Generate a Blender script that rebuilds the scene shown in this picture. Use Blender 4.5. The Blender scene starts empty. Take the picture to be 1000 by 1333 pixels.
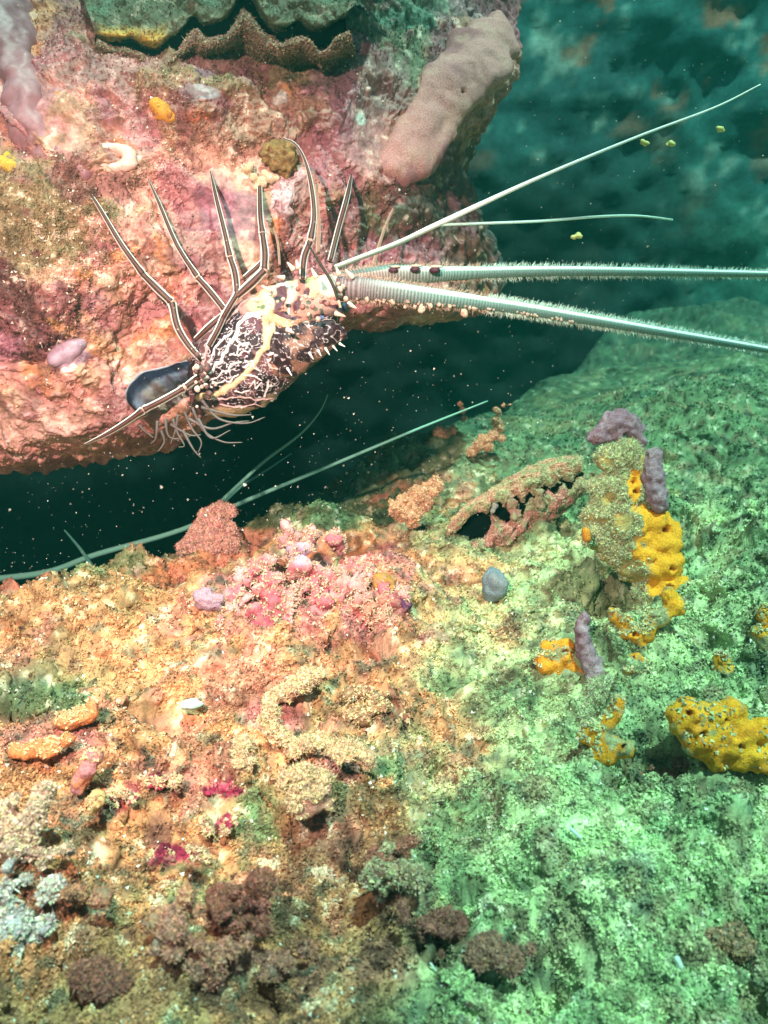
import bpy, math, random
import numpy as np
from mathutils import Vector
random.seed(7); RNG = np.random.default_rng(11)
sc = bpy.context.scene
# ------------------------------------------------------------------ camera
F = 1150.0; PITCH = math.radians(20.0); CAM = np.array([0.0, 0.0, 0.36])
XR = np.array([1.0, 0, 0]); FW = np.array([0, math.cos(PITCH), -math.sin(PITCH)]); UP = np.array([0, math.sin(PITCH), math.cos(PITCH)])
cd = bpy.data.cameras.new('camera'); cam = bpy.data.objects.new('camera', cd); sc.collection.objects.link(cam)
cam.location = CAM; cam.rotation_euler = (math.pi/2 - PITCH, 0, 0)
cd.sensor_fit = 'VERTICAL'; cd.sensor_height = 24.0; cd.lens = 24.0*F/1333.0
cd.clip_start = 0.005; cd.clip_end = 60.0
cd.dof.use_dof = True; cd.dof.focus_distance = 0.72; cd.dof.aperture_fstop = 8.0
sc.camera = cam
# ------------------------------------------------------------------ light
w = bpy.data.worlds.new('World'); sc.world = w; w.use_nodes = True
nt = w.node_tree; nt.nodes.clear()
SUN_EL = math.radians(72); SUN_AZ = math.radians(150)     # azimuth from +Y, clockwise: behind the camera
sky = nt.nodes.new('ShaderNodeTexSky'); sky.sky_type = 'NISHITA'; sky.sun_disc = False
sky.sun_elevation = SUN_EL; sky.sun_rotation = SUN_AZ
bg = nt.nodes.new('ShaderNodeBackground'); bg.inputs[1].default_value = 0.05
wo = nt.nodes.new('ShaderNodeOutputWorld')
nt.links.new(sky.outputs[0], bg.inputs[0]); nt.links.new(bg.outputs[0], wo.inputs[0])
sd = bpy.data.lights.new('sun', 'SUN'); sd.energy = 5.0; sd.angle = math.radians(2.0); sd.color = (0.55, 1.0, 0.80)   # daylight filtered green by the water
so = bpy.data.objects.new('sun', sd); sc.collection.objects.link(so)
sdir = Vector((math.sin(SUN_AZ)*math.cos(SUN_EL), math.cos(SUN_AZ)*math.cos(SUN_EL), math.sin(SUN_EL)))
so.rotation_euler = (-sdir).to_track_quat('-Z', 'Y').to_euler()
# the diver's torch, whose beam lights the left of the photograph
td = bpy.data.lights.new('dive_torch', 'SPOT'); td.energy = 56.0; td.color = (1.0, 0.70, 0.58); td.spot_size = math.radians(60); td.spot_blend = 0.9
td.shadow_soft_size = 0.012
to = bpy.data.objects.new('dive_torch', td); sc.collection.objects.link(to); to.location = (-0.20, -0.02, 0.62)
to.rotation_euler = (Vector((-0.19, 0.66, 0.17)) - Vector(to.location)).to_track_quat('-Z', 'Y').to_euler()
sc.view_settings.view_transform = 'Standard'; sc.view_settings.look = 'None'; sc.view_settings.gamma = 1; sc.view_settings.exposure = 0.45
# ------------------------------------------------------------------ maths helpers
def P(px, py, d):
    px = np.asarray(px, float); py = np.asarray(py, float); d = np.asarray(d, float)
    a = ((px-500)/F)[..., None]*XR; b = ((666.5-py)/F)[..., None]*UP
    return CAM + d[..., None]*(FW + a + b)
def proj(v):
    q = v-CAM; d = q@FW; d = np.where(np.abs(d) < 1e-4, 1e-4, d)
    return 500+F*(q@XR)/d, 666.5-F*(q@UP)/d, d
def hsh(ix, iy, iz, s):
    h = (ix.astype(np.uint32)*np.uint32(374761393) + iy.astype(np.uint32)*np.uint32(668265263) + iz.astype(np.uint32)*np.uint32(2147483647) + np.uint32((s*974634777) & 0xffffffff))
    h = (h ^ (h >> np.uint32(13)))*np.uint32(1274126177); h ^= h >> np.uint32(16); h = h*np.uint32(2246822519); h ^= h >> np.uint32(13)
    return (h.astype(np.float32))/np.float32(4294967295.0)
def noise(p, s=0):
    i = np.floor(p).astype(np.int64); f = (p-i).astype(np.float32); u = f*f*(3-2*f); r = 0
    for dx in (0, 1):
        wx = u[:, 0] if dx else 1-u[:, 0]
        for dy in (0, 1):
            wy = u[:, 1] if dy else 1-u[:, 1]
            for dz in (0, 1):
                wz = u[:, 2] if dz else 1-u[:, 2]
                r = r + wx*wy*wz*hsh(i[:, 0]+dx, i[:, 1]+dy, i[:, 2]+dz, s)
    return r*2-1
ROT = np.array([[0.36, 0.48, -0.8], [-0.8, 0.6, 0.0], [0.48, 0.64, 0.6]])
def fbm(p, sc_, o=4, s=0, g=0.5):
    q = p/sc_; a = 1; r = 0
    for k in range(o):
        r = r + a*noise(q, s+k); q = (q@ROT.T)*2.03+7.1; a *= g
    return r
def worley(p, sc_, s=0):
    q = p/sc_; i = np.floor(q).astype(np.int64); best = np.full(len(q), 9.0, np.float32); sid = np.zeros(len(q), np.float32)
    for dx in (-1, 0, 1):
        for dy in (-1, 0, 1):
            for dz in (-1, 0, 1):
                a, b, c = i[:, 0]+dx, i[:, 1]+dy, i[:, 2]+dz
                h1 = hsh(a, b, c, s)
                d = (a+h1-q[:, 0])**2+(b+hsh(a, b, c, s+1)-q[:, 1])**2+(c+hsh(a, b, c, s+2)-q[:, 2])**2
                m = d < best; best = np.where(m, d, best); sid = np.where(m, h1, sid)
    return np.sqrt(best), sid
def sst(a, b, x):
    t = np.clip((x-a)/(b-a), 0, 1); return t*t*(3-2*t)
def segdist(px, py, pts):
    best = np.full(np.shape(px), 1e9)
    for (x0, y0), (x1, y1) in zip(pts[:-1], pts[1:]):
        dx, dy = x1-x0, y1-y0; L = dx*dx+dy*dy+1e-9
        t = np.clip(((px-x0)*dx+(py-y0)*dy)/L, 0, 1)
        best = np.minimum(best, np.hypot(px-x0-t*dx, py-y0-t*dy))
    return best
def ell(px, py, cx, cy, rx, ry, ang=0):
    a = math.radians(ang); u = (px-cx)*math.cos(a)+(py-cy)*math.sin(a); v = -(px-cx)*math.sin(a)+(py-cy)*math.cos(a)
    return np.sqrt((u/rx)**2+(v/ry)**2)
def mixc(c, col, m):
    return c*(1-m[:, None])+np.asarray(col)[None, :]*m[:, None]
def cr(pts, n):
    pts = np.asarray(pts, float); k = len(pts)
    if k < 3: t = np.linspace(0, 1, n)[:, None]; return pts[0]*(1-t)+pts[-1]*t
    e = np.vstack([2*pts[0]-pts[1], pts, 2*pts[-1]-pts[-2]]); L = np.r_[0, np.cumsum(np.linalg.norm(np.diff(pts[:, :3], axis=0), axis=1))]; L /= L[-1]
    tt = np.linspace(0, 1, n); i = np.clip(np.searchsorted(L, tt, 'right')-1, 0, k-2); t = ((tt-L[i])/(L[i+1]-L[i]+1e-12))[:, None]
    a, b, c, d = e[i], e[i+1], e[i+2], e[i+3]
    return 0.5*(2*b+(c-a)*t+(2*a-5*b+4*c-d)*t*t+(3*b-a-3*c+d)*t**3)
# ------------------------------------------------------------------ materials
def mat(name, rough=0.8, bump=0.4, bscale=900, vary=0.5, vscale=400, sss=0, coat=0, spec=0.3):
    m = bpy.data.materials.new(name); m.use_nodes = True; n = m.node_tree.nodes; l = m.node_tree.links; b = n['Principled BSDF']
    at = n.new('ShaderNodeAttribute'); at.attribute_name = 'Col'
    tc = n.new('ShaderNodeNewGeometry')
    nz = n.new('ShaderNodeTexNoise'); nz.inputs['Scale'].default_value = vscale; nz.inputs['Detail'].default_value = 4; nz.inputs['Roughness'].default_value = 0.7
    l.new(tc.outputs['Position'], nz.inputs['Vector'])
    mr = n.new('ShaderNodeMapRange'); mr.inputs[1].default_value = 0.3; mr.inputs[2].default_value = 0.7; mr.inputs[3].default_value = 1-vary; mr.inputs[4].default_value = 1+vary
    l.new(nz.outputs[0], mr.inputs[0])
    mx = n.new('ShaderNodeVectorMath'); mx.operation = 'SCALE'; l.new(at.outputs['Color'], mx.inputs[0]); l.new(mr.outputs[0], mx.inputs['Scale'])
    l.new(mx.outputs[0], b.inputs['Base Color'])
    b.inputs['Roughness'].default_value = rough; b.inputs['Specular IOR Level'].default_value = spec
    if sss: b.inputs['Subsurface Weight'].default_value = sss; b.inputs['Subsurface Radius'].default_value = (0.006, 0.003, 0.002); b.inputs['Subsurface Scale'].default_value = 1
    if coat: b.inputs['Coat Weight'].default_value = coat
    if bump:
        n2 = n.new('ShaderNodeTexNoise'); n2.inputs['Scale'].default_value = bscale; n2.inputs['Detail'].default_value = 5; n2.inputs['Roughness'].default_value = 0.65
        l.new(tc.outputs['Position'], n2.inputs['Vector'])
        bp = n.new('ShaderNodeBump'); bp.inputs['Strength'].default_value = bump; bp.inputs['Distance'].default_value = 0.0015
        l.new(n2.outputs[0], bp.inputs['Height']); l.new(bp.outputs[0], b.inputs['Normal'])
    return m
M_FLOOR = mat('silt', 0.9, 0.7, 700, 0.35, 500)
M_ROCK = mat('encrusted_rock', 0.62, 0.8, 350, 0.35, 300, spec=0.45)
M_WALL = mat('far_rock', 0.9, 0.8, 60, 0.4, 40)
M_SPONGE = mat('sponge', 0.8, 1.0, 800, 0.35, 700)
M_SOFT = mat('soft_flesh', 0.5, 0.25, 600, 0.12, 250, spec=0.5)
M_SHELL = mat('lobster_shell', 0.45, 0.3, 1200, 0.2, 700, spec=0.3)
M_FLUFF = mat('turf', 0.9, 0.0, 500, 0.3, 800)
M_SMOOTH = mat('smooth', 0.5, 0.0, 500, 0.05, 500)
M_DARK = mat('shade_and_tail', 1.0, 0.0, 500, 0.05, 500, spec=0.0)
# ------------------------------------------------------------------ object helpers
ORG = {}
def thing(name, label, cat, loc, group=None):
    o = bpy.data.objects.new(name, None); sc.collection.objects.link(o); o.empty_display_size = 0.02
    o.location = tuple(float(v) for v in loc); o['label'] = label; o['category'] = cat; ORG[o] = np.array(loc, float)
    if group: o['group'] = group
    return o
def mk(name, v, f, c, m, parent=None, label=None, cat=None, group=None, kind=None, smooth=True):
    v = np.asarray(v, np.float64)
    if parent is not None: org = ORG[parent]
    elif kind == 'structure': org = np.zeros(3)
    else:
        org = v.mean(0); org[2] = v[:, 2].min()
    me = bpy.data.meshes.new(name); vv = (v-org).astype(np.float32); f = np.asarray(f, np.int32); k = f.shape[1]
    me.vertices.add(len(vv)); me.vertices.foreach_set('co', vv.ravel())
    me.loops.add(f.size); me.loops.foreach_set('vertex_index', f.ravel())
    me.polygons.add(len(f)); me.polygons.foreach_set('loop_start', np.arange(0, f.size, k, dtype=np.int32))
    me.polygons.foreach_set('use_smooth', np.full(len(f), smooth))
    me.update(calc_edges=True)
    a = me.color_attributes.new('Col', 'FLOAT_COLOR', 'POINT')
    c = np.asarray(c, np.float32); c = np.broadcast_to(c, (len(vv), 3)) if c.ndim == 1 else c
    a.data.foreach_set('color', np.hstack([np.clip(c, 0, 1), np.ones((len(vv), 1), np.float32)]).astype(np.float32).ravel())
    me.materials.append(m)
    o = bpy.data.objects.new(name, me); sc.collection.objects.link(o)
    if parent is not None: o.parent = parent
    else: o.location = tuple(org)
    ORG[o] = org
    if label: o['label'] = label
    if cat: o['category'] = cat
    if group: o['group'] = group
    if kind: o['kind'] = kind
    return o
def gridf(nr, nc, wrap=False):
    i = np.arange(nr-1)[:, None]*nc; j = np.arange(nc if wrap else nc-1)[None, :]; j2 = (j+1) % nc
    return np.stack([i+j, i+j2, i+nc+j2, i+nc+j], -1).reshape(-1, 4)
def join(parts):
    V, Fc, C = [], [], []; n = 0
    for v, f, c in parts:
        v = np.asarray(v); c = np.asarray(c); c = np.broadcast_to(c, (len(v), 3)) if c.ndim == 1 else c
        f = np.asarray(f)
        if f.shape[1] == 3: f = np.hstack([f, f[:, 2:3]])
        V.append(v); Fc.append(f+n); C.append(c); n += len(v)
    return np.vstack(V), np.vstack(Fc), np.vstack(C)
def tri(f):      # quads (some degenerate) to triangles
    f = np.asarray(f); a = f[:, :3]; b = f[:, [0, 2, 3]]; b = b[(b[:, 1] != b[:, 2])]
    return np.vstack([a, b])
def frames(pts, ref):
    t = np.gradient(pts, axis=0); t /= np.linalg.norm(t, axis=1)[:, None]+1e-12
    n = ref-(t*ref).sum(1)[:, None]*t; n /= np.linalg.norm(n, axis=1)[:, None]+1e-12
    return t, n, np.cross(t, n)
def tube(pts, rad, ns=12, colf=None, flat=1.0):
    """pts n,3 ; rad n ; angle 0 faces the camera. colf(s, ang, pts)->colour"""
    pts = np.asarray(pts, float); rad = np.broadcast_to(np.asarray(rad, float), (len(pts),)); ref = CAM-pts; ref /= np.linalg.norm(ref, axis=1)[:, None]
    t, n, b = frames(pts, ref); a = np.linspace(0, 2*np.pi, ns, endpoint=False)
    v = pts[:, None]+rad[:, None, None]*(flat*np.cos(a)[None, :, None]*n[:, None]+np.sin(a)[None, :, None]*b[:, None])
    f = gridf(len(pts), ns, True); nv = len(pts)*ns; v = v.reshape(-1, 3)
    v = np.vstack([v, pts[0], pts[-1]]); k = np.arange(ns)
    cap = np.vstack([np.stack([np.full(ns, nv), (k+1) % ns, k, k], 1), np.stack([np.full(ns, nv+1), (len(pts)-1)*ns+k, (len(pts)-1)*ns+(k+1) % ns, (len(pts)-1)*ns+(k+1) % ns], 1)])
    s = np.repeat(np.linspace(0, 1, len(pts)), ns); A = np.tile(a, len(pts))
    if callable(colf): c = colf(s, A, v[:nv]); c = np.vstack([c, c[:1], c[-1:]])
    else: c = np.broadcast_to(np.asarray(colf if colf is not None else (.5, .5, .5), float), (nv+2, 3))
    return v, np.vstack([f, cap]), c
def sphere(c, r, col, nu=16, nv=10, nz=0.0, nsc=0.01, sq=(1, 1, 1)):
    th = np.linspace(0, np.pi, nv)[:, None]; ph = np.linspace(0, 2*np.pi, nu, endpoint=False)[None, :]
    d = np.stack([np.sin(th)*np.cos(ph), np.sin(th)*np.sin(ph), np.cos(th)+0*ph], -1).reshape(-1, 3)
    v = np.asarray(c)+d*r*np.array(sq)
    if nz: v = v+d*(nz*fbm(v, nsc, 3, 5))[:, None]
    return v, gridf(nv, nu, True), np.asarray(col, float)
def crumbs(p, size, col, el=1.0):
    n = len(p); base = np.array([[1, 1, 1], [1, -1, -1], [-1, 1, -1], [-1, -1, 1]], float)*0.6
    q = RNG.normal(size=(n, 4)); q /= np.linalg.norm(q, axis=1)[:, None]; w_, x, y, z = q.T
    R = np.stack([1-2*(y*y+z*z), 2*(x*y-z*w_), 2*(x*z+y*w_), 2*(x*y+z*w_), 1-2*(x*x+z*z), 2*(y*z-x*w_), 2*(x*z-y*w_), 2*(y*z+x*w_), 1-2*(x*x+y*y)], 1).reshape(n, 3, 3)
    b = base[None]*(0.5+RNG.random((n, 4, 1))); b[:, :, 0] *= el; v = np.einsum('nij,nkj->nki', R, b)*size[:, None, None]+p[:, None]
    o = np.arange(n)[:, None]*4; f = np.concatenate([o+np.array(t)[None] for t in ((0, 1, 2), (0, 3, 1), (0, 2, 3), (1, 3, 2))], 0)
    return v.reshape(-1, 3), f, np.repeat(col, 4, 0)
def strands(p, nrm, L, wd, col, spread=0.7):
    n = len(p); d = nrm+RNG.normal(size=(n, 3))*spread; d /= np.linalg.norm(d, axis=1)[:, None]
    d2 = d+RNG.normal(size=(n, 3))*0.6; d2 /= np.linalg.norm(d2, axis=1)[:, None]
    s = np.cross(d, RNG.normal(size=(n, 3))); s /= np.linalg.norm(s, axis=1)[:, None]+1e-9; s = s*wd[:, None]
    m = p+d*L[:, None]*0.5; t = m+d2*L[:, None]*0.5
    v = np.stack([p-s, p+s, m+s*.8, m-s*.8, t], 1).reshape(-1, 3); o = np.arange(n)[:, None]*5
    f = np.concatenate([o+np.array(k)[None] for k in ((0, 1, 2), (0, 2, 3), (3, 2, 4))], 0)
    return v, f, np.repeat(col, 5, 0)
def surfpts(v, f, n):
    t = tri(f); a, b, c = v[t[:, 0]], v[t[:, 1]], v[t[:, 2]]; nr = np.cross(b-a, c-a); ar = np.linalg.norm(nr, axis=1)
    i = RNG.choice(len(t), n, p=ar/ar.sum()); u = RNG.random((n, 2)); fl = u.sum(1) > 1; u[fl] = 1-u[fl]
    return a[i]+(b-a)[i]*u[:, :1]+(c-a)[i]*u[:, 1:], nr[i]/(ar[i][:, None]+1e-15), t[i, 0]
def remesh(balls, vox=0.002, smooth=4, nz=0.0012, nsc=0.008, s=3):
    """union of balls (x,y,z,r) -> one smooth mesh"""
    V, Fc, _ = join([sphere(b[:3], b[3], (0, 0, 0), 14, 9) for b in balls])
    me = bpy.data.meshes.new('tmp'); me.from_pydata(V.tolist(), [], tri(Fc).tolist()); o = bpy.data.objects.new('tmp', me); sc.collection.objects.link(o)
    r = o.modifiers.new('r', 'REMESH'); r.mode = 'VOXEL'; r.voxel_size = vox
    sm = o.modifiers.new('s', 'SMOOTH'); sm.iterations = smooth; sm.factor = 0.6
    dg = bpy.context.evaluated_depsgraph_get(); e = bpy.data.meshes.new_from_object(o.evaluated_get(dg))
    v = np.zeros(len(e.vertices)*3); e.vertices.foreach_get('co', v); v = v.reshape(-1, 3)
    nn = np.zeros(len(e.vertices)*3, np.float32); e.vertex_normals.foreach_get('vector', nn); nn = nn.reshape(-1, 3)
    li = np.zeros(len(e.loops), np.int32); e.loops.foreach_get('vertex_index', li)
    f = li.reshape(-1, 4) if len(li) == 4*len(e.polygons) else None
    if f is None: f = np.array([(list(p.vertices)+[p.vertices[-1]])[:4] for p in e.polygons], np.int32)
    bpy.data.objects.remove(o); bpy.data.meshes.remove(me); bpy.data.meshes.remove(e)
    v = v+nn*(nz*fbm(v, nsc, 4, s))[:, None]
    return v, f, nn
# ------------------------------------------------------------------ the seabed
def plane0(px, py):
    r = FW+((px-500)/F)*XR+((666.5-py)/F)*UP; t = -CAM[2]/min(r[2], -0.02); return CAM+r*t
CA = [(-400, 775), (0, 762), (120, 752), (225, 728), (300, 712), (380, 690), (470, 680), (560, 640), (640, 600), (800, 560)]
CB = [(-400, 755), (0, 745), (160, 700), (260, 668), (350, 640), (450, 600), (560, 566), (650, 530), (760, 490), (850, 440), (1500, 380)]
bx = np.linspace(-400, 1500, 60)
def crest_y(C, shift=0): return np.array([plane0(x, np.interp(x, [c[0] for c in C], [c[1] for c in C])+shift)[1] for x in bx])
YA, YB = crest_y(CA), crest_y(CB)
AA = np.interp(bx, [0, 220, 330, 480, 560], [0.11, 0.10, 0.05, 0.02, 0.0])
AB = np.interp(bx, [0, 250, 600, 760, 900], [0.5, 0.5, 0.42, 0.14, 0.0])
BUMPS = []   # px, py, radius m, height m, stretch in y
for a in [(270, 715, .030, .030, .8), (430, 720, .055, .045, .7), (340, 790, .05, .03, 1), (490, 800, .06, .040, .7), (560, 720, .05, .02, 1), (150, 820, .07, .02, 1),
          (395, 900, .035, .020, 1), (495, 935, .020, .022, 1), (430, 990, .035, .022, 1), (400, 1045, .03, .015, 1), (330, 1000, .02, .012, 1), (130, 980, .05, .012, 1),
          (790, 800, .05, .03, .8), (690, 780, .05, .015, 1), (800, 900, .045, .028, .8), (770, 1005, .03, .018, .8), (880, 870, .06, .03, 1), (960, 880, .06, .04, 1), (930, 1000, .045, .018, 1),
          (1040, 800, .10, .05, 1), (960, 720, .12, .03, 1), (660, 700, .07, .03, .6), (820, 740, .05, .04, .7), (540, 690, .03, .02, 1), (600, 600, .08, .03, 1), (900, 600, .12, .05, 1), (1000, 560, .2, .06, 1),
          (700, 1130, .06, .012, 1), (820, 1130, .05, .012, 1), (900, 1210, .04, .014, 1), (250, 1250, .035, .018, 1), (30, 1180, .04, .03, 1), (520, 1150, .02, .012, 1), (600, 1200, .03, .008, 1),
          (120, 1140, .03, .012, 1), (330, 1180, .018, .015, 1), (960, 1110, .04, .02, 1)]:
    q = plane0(a[0], a[1]); BUMPS.append((q[0], q[1])+a[2:])
HOLES = []
for a in [(720, 1262, .022, .02), (50, 1262, .02, .02), (380, 1092, .006, .014), (800, 1010, .007, .02), (895, 1085, .012, .03), (610, 1065, .010, .015), (760, 775, .028, .03), (955, 870, .01, .03), (100, 1270, .006, .015),
          (230, 1130, .008, .014), (340, 860, .013, .014), (610, 1150, .007, .012), (565, 1235, .010, .014), (690, 1145, .007, .012), (930, 1230, .014, .02), (575, 830, .02, .012), (490, 845, .02, .018), (350, 1290, .014, .02),
          (390, 950, .010, .016), (465, 1090, .006, .01), (215, 930, .012, .010), (20, 925, .03, .02), (85, 910, .03, .016), (850, 1020, .02, .02), (930, 720, .02, .02), (700, 800, .012, .018), (985, 680, .02, .02), (640, 1010, .012, .012)]:
    q = plane0(a[0], a[1]); HOLES.append((q[0], q[1])+a[2:])
def hsmooth(x, y):
    pxb = 500+F*x/np.maximum((y*math.cos(PITCH)+CAM[2]*math.sin(PITCH)), 0.05)
    ya = np.interp(pxb, bx, YA); yb = np.interp(pxb, bx, YB)
    h = -np.interp(pxb, bx, AA)*sst(-0.01, 0.09, y-ya)-np.interp(pxb, bx, AB)*sst(-0.04, 0.45, y-yb)
    for cx, cy, r, hh, sy in BUMPS:
        h = h+hh*np.exp(-(((x-cx)/r)**2+((y-cy)/(r*sy))**2)**1.3)
    for cx, cy, r, dd in HOLES:
        h = h-dd*np.exp(-(((x-cx)/r)**2+((y-cy)/r)**2)**1.6)
    h = h+0.12*sst(1.1, 2.3, y)*sst(0.12, .75, x)
    return h
def floorfull(x, y):
    h = hsmooth(x, y); p = np.stack([x, y, 0*x], 1)
    wq = p+0.012*np.stack([fbm(p, .04, 2, 31), fbm(p, .04, 2, 33), 0*x], 1)
    h = h+0.024*fbm(p, .13, 3, 1)+0.010*fbm(p, .05, 3, 5)*sst(-.5,.5,fbm(p,.2,2,9))
    a1, _ = worley(wq, .034, 40); a2, _ = worley(wq, .013, 44)
    rough = 0.55+0.6*sst(-.3, .4, fbm(p, .12, 2, 70))
    sm = 1-0.6*sst(.9, .3, ell(*proj(p)[:2], 720, 1120, 250, 110, -10))
    far = 1-.75*sst(.95, 1.5, y); a0, _ = worley(wq, .07, 37)
    h = h+far*rough*sm*(0.020*(.5-a0*a0)+0.020*(0.4-a1*a1)+0.011*(0.4-a2*a2)+0.005*(0.4-worley(p, .0065, 47)[0]**2)+0.008*fbm(wq, .016, 3, 50)+0.0022*fbm(p, .0048, 2, 60))
    hx, hy, _ = proj(np.stack([x, y, h], 1))
    for cx, cy, rx, ry, dd in [(722, 1290, 50, 32, .028), (42, 1290, 32, 30, .025), (98, 1262, 12, 12, .02), (380, 1082, 10, 9, .015), (895, 1088, 22, 20, .025), (808, 1012, 14, 9, .012), (955, 1225, 26, 20, .03), (790, 765, 30, 26, .03), (575, 1238, 12, 9, .012), (350, 1295, 22, 18, .03), (470, 838, 40, 12, .02), (345, 858, 22, 14, .015), (610, 1160, 12, 8, .01), (928, 842, 14, 12, .02), (200, 1126, 14, 8, .01), (15, 925, 40, 14, .02), (960, 905, 14, 8, .01)]:
        h = h-dd*np.exp(-ell(hx, hy, cx, cy, rx, ry)**2)
    return h
def floorhit(px, py):
    d = np.linspace(0.25, 3.0, 1400); q = P(np.full(1400, px), np.full(1400, py), d); u = q[:, 2] < hsmooth(q[:, 0], q[:, 1])
    i = int(np.argmax(u)) if u.any() else 1399
    return float(d[i])-.012
C_TAN = (.62, .31, .15); C_GRN = (.17, .30, .13); C_PAL = (.60, .78, .40); C_BRN = (.16, .09, .07); C_MAR = (.22, .07, .08); C_PNK = (.66, .24, .26)
def crestd(v):
    pxb = 500+F*v[:, 0]/np.maximum((v[:, 1]*math.cos(PITCH)+CAM[2]*math.sin(PITCH)), 0.05); return np.interp(pxb, bx, YB)-v[:, 1]
def floorcol(v):
    px, py, d = proj(v); n1 = fbm(v, .05, 4, 80); n2 = fbm(v, .022, 3, 84); n3 = fbm(v, .008, 3, 88); n4 = fbm(v, .1, 3, 92)
    c = np.broadcast_to(np.array(C_TAN), v.shape).copy()
    right = sst(470, 720, px+90*n1+0.25*(py-900))
    c = mixc(c, C_PAL, right)  # tan to pale green paints in the warm torch side and green daylight side
    c = mixc(c, (.62, .27, .20), sst(-.1, .5, fbm(v, .035, 3, 96))*(1-right)*.75); c = mixc(c, C_GRN, sst(.25, .6, n1+.25*n3)*(.30+.15*right)); c = mixc(c, (.24, .46, .24), sst(.1, .7, fbm(v, .03, 3, 97))*right*.45); c = mixc(c, (.24, .11, .08), sst(.3, .65, fbm(v, .028, 4, 98)+.2*n3)*(.65-.3*right)*sst(760, 900, py))
    c = mixc(c, (.07, .15, .06), sst(1.0, .6, ell(px, py, 400, 660, 150, 50, 0)+.3*n2)*.9); c = mixc(c, (.05, .12, .05), sst(1, .6, ell(px, py, 55, 915, 90, 32, 0)+.3*n2)*.8); c = mixc(c, (.04, .12, .07), sst(.16, -.02, crestd(v))*sst(420, 560, px)*.8)  # last mix paints in the shade deepening towards the crest B drop
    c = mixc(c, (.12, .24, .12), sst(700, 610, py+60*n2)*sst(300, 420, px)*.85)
    for (cx, cy, rx, ry, k) in [(60, 900, 110, 50, .35), (450, 1000, 60, 90, .4), (330, 1080, 45, 70, .8), (100, 720, 200, 30, .8), (640, 900, 90, 40, .5), (250, 1170, 120, 40, .6), (550, 1000, 60, 60, .6)]:
        c = mixc(c, (.16, .33, .15), sst(1, .4, ell(px, py, cx, cy, rx, ry)+.5*n2)*k)
    for (cx, cy, rx, ry, k) in [(400, 770, 170, 65, .75), (270, 685, 34, 26, .6), (470, 740, 50, 30, .6), (440, 985, 60, 26, .7), (350, 930, 45, 30, .6), (230, 1030, 90, 40, .35), (70, 960, 70, 40, .5)]:
        c = mixc(c, C_PNK, sst(1, .3, ell(px, py, cx, cy, rx, ry)+.7*n2)*k)
    for (cx, cy, rx, ry, k) in [(300, 1190, 100, 50, .6), (110, 1160, 80, 50, .35), (520, 1160, 60, 50, .8), (200, 1300, 110, 40, .35), (600, 1240, 140, 40, .6), (960, 1240, 60, 30, .6), (40, 1110, 50, 40, .6), (340, 1300, 90, 50, .6), (480, 1110, 50, 30, .5), (900, 1010, 80, 40, .4), (460, 940, 40, 30, .5)]:
        c = mixc(c, C_BRN, sst(1.1, .4, ell(px, py, cx, cy, rx, ry)+.8*n3+.4*n2)*k)
    for (cx, cy, rx, ry, k) in [(230, 1112, 48, 16, 1), (290, 1028, 30, 14, 1), (215, 1018, 22, 10, 1), (285, 1073, 22, 16, .9), (150, 1045, 30, 16, .7), (170, 1030, 14, 18, .7), (330, 1180, 30, 30, .5)]:
        c = mixc(c, (.38, .03, .09), sst(1, .5, ell(px, py, cx, cy, rx, ry)+.5*n3)*k)
    c = mixc(c, C_BRN, sst(.5, .85, n2)*.55)
    c = mixc(c, (.66, .66, .5), sst(.5, .8, n3)*.5); c = mixc(c, (.26, .20, .12), sst(.1, .6, fbm(v, .018, 3, 99))*right*.6); c = mixc(c, (.10, .17, .12), sst(.35, .8, fbm(v, .012, 3, 95))*.6)
    c = mixc(c, (.022, .085, .065), sst(1.2, 2.0, v[:, 1]+.3*n1)*.85)  # far floor painted darker, a fade into the gloom put into the colour
    return c*.82*np.clip(1+.5*n3[:, None]+.25*n4[:, None]+.3*n2[:, None], .25, 2)
ys = np.concatenate([np.arange(-.8, .16, .02), np.arange(.16, 1.15, .00135), np.arange(1.15, 1.8, .0035), np.arange(1.8, 3.2, .012)])
bs = np.concatenate([np.arange(-2.2, -.62, .02), np.arange(-.62, .62, .00150), np.arange(.62, 2.2, .02)])
wy = np.sqrt(np.maximum(ys+.12, 0)**2+.10**2)
X = wy[:, None]*bs[None, :]; Y = np.broadcast_to(ys[:, None], X.shape)
fx, fy = X.ravel(), Y.ravel().copy(); fz = floorfull(fx, fy)
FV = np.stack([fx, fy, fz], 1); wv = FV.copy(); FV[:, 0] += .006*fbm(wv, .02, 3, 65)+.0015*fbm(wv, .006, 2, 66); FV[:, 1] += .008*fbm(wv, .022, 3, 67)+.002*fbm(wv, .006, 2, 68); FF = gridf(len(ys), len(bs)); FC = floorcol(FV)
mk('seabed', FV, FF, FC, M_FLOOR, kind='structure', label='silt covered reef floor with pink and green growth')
def scatter_floor(n, jit=0.0):
    """random points over the seen seabed, even per picture area"""
    b = RNG.uniform(-.56, .56, n); u = RNG.random(n); y = 1/(1/.20*(1-u)+1/1.5*u); x = b*(y+.12); z = floorfull(x, y); return np.stack([x, y, z], 1)
# ------------------------------------------------------------------ haze and far walls come after the reef, below

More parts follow.
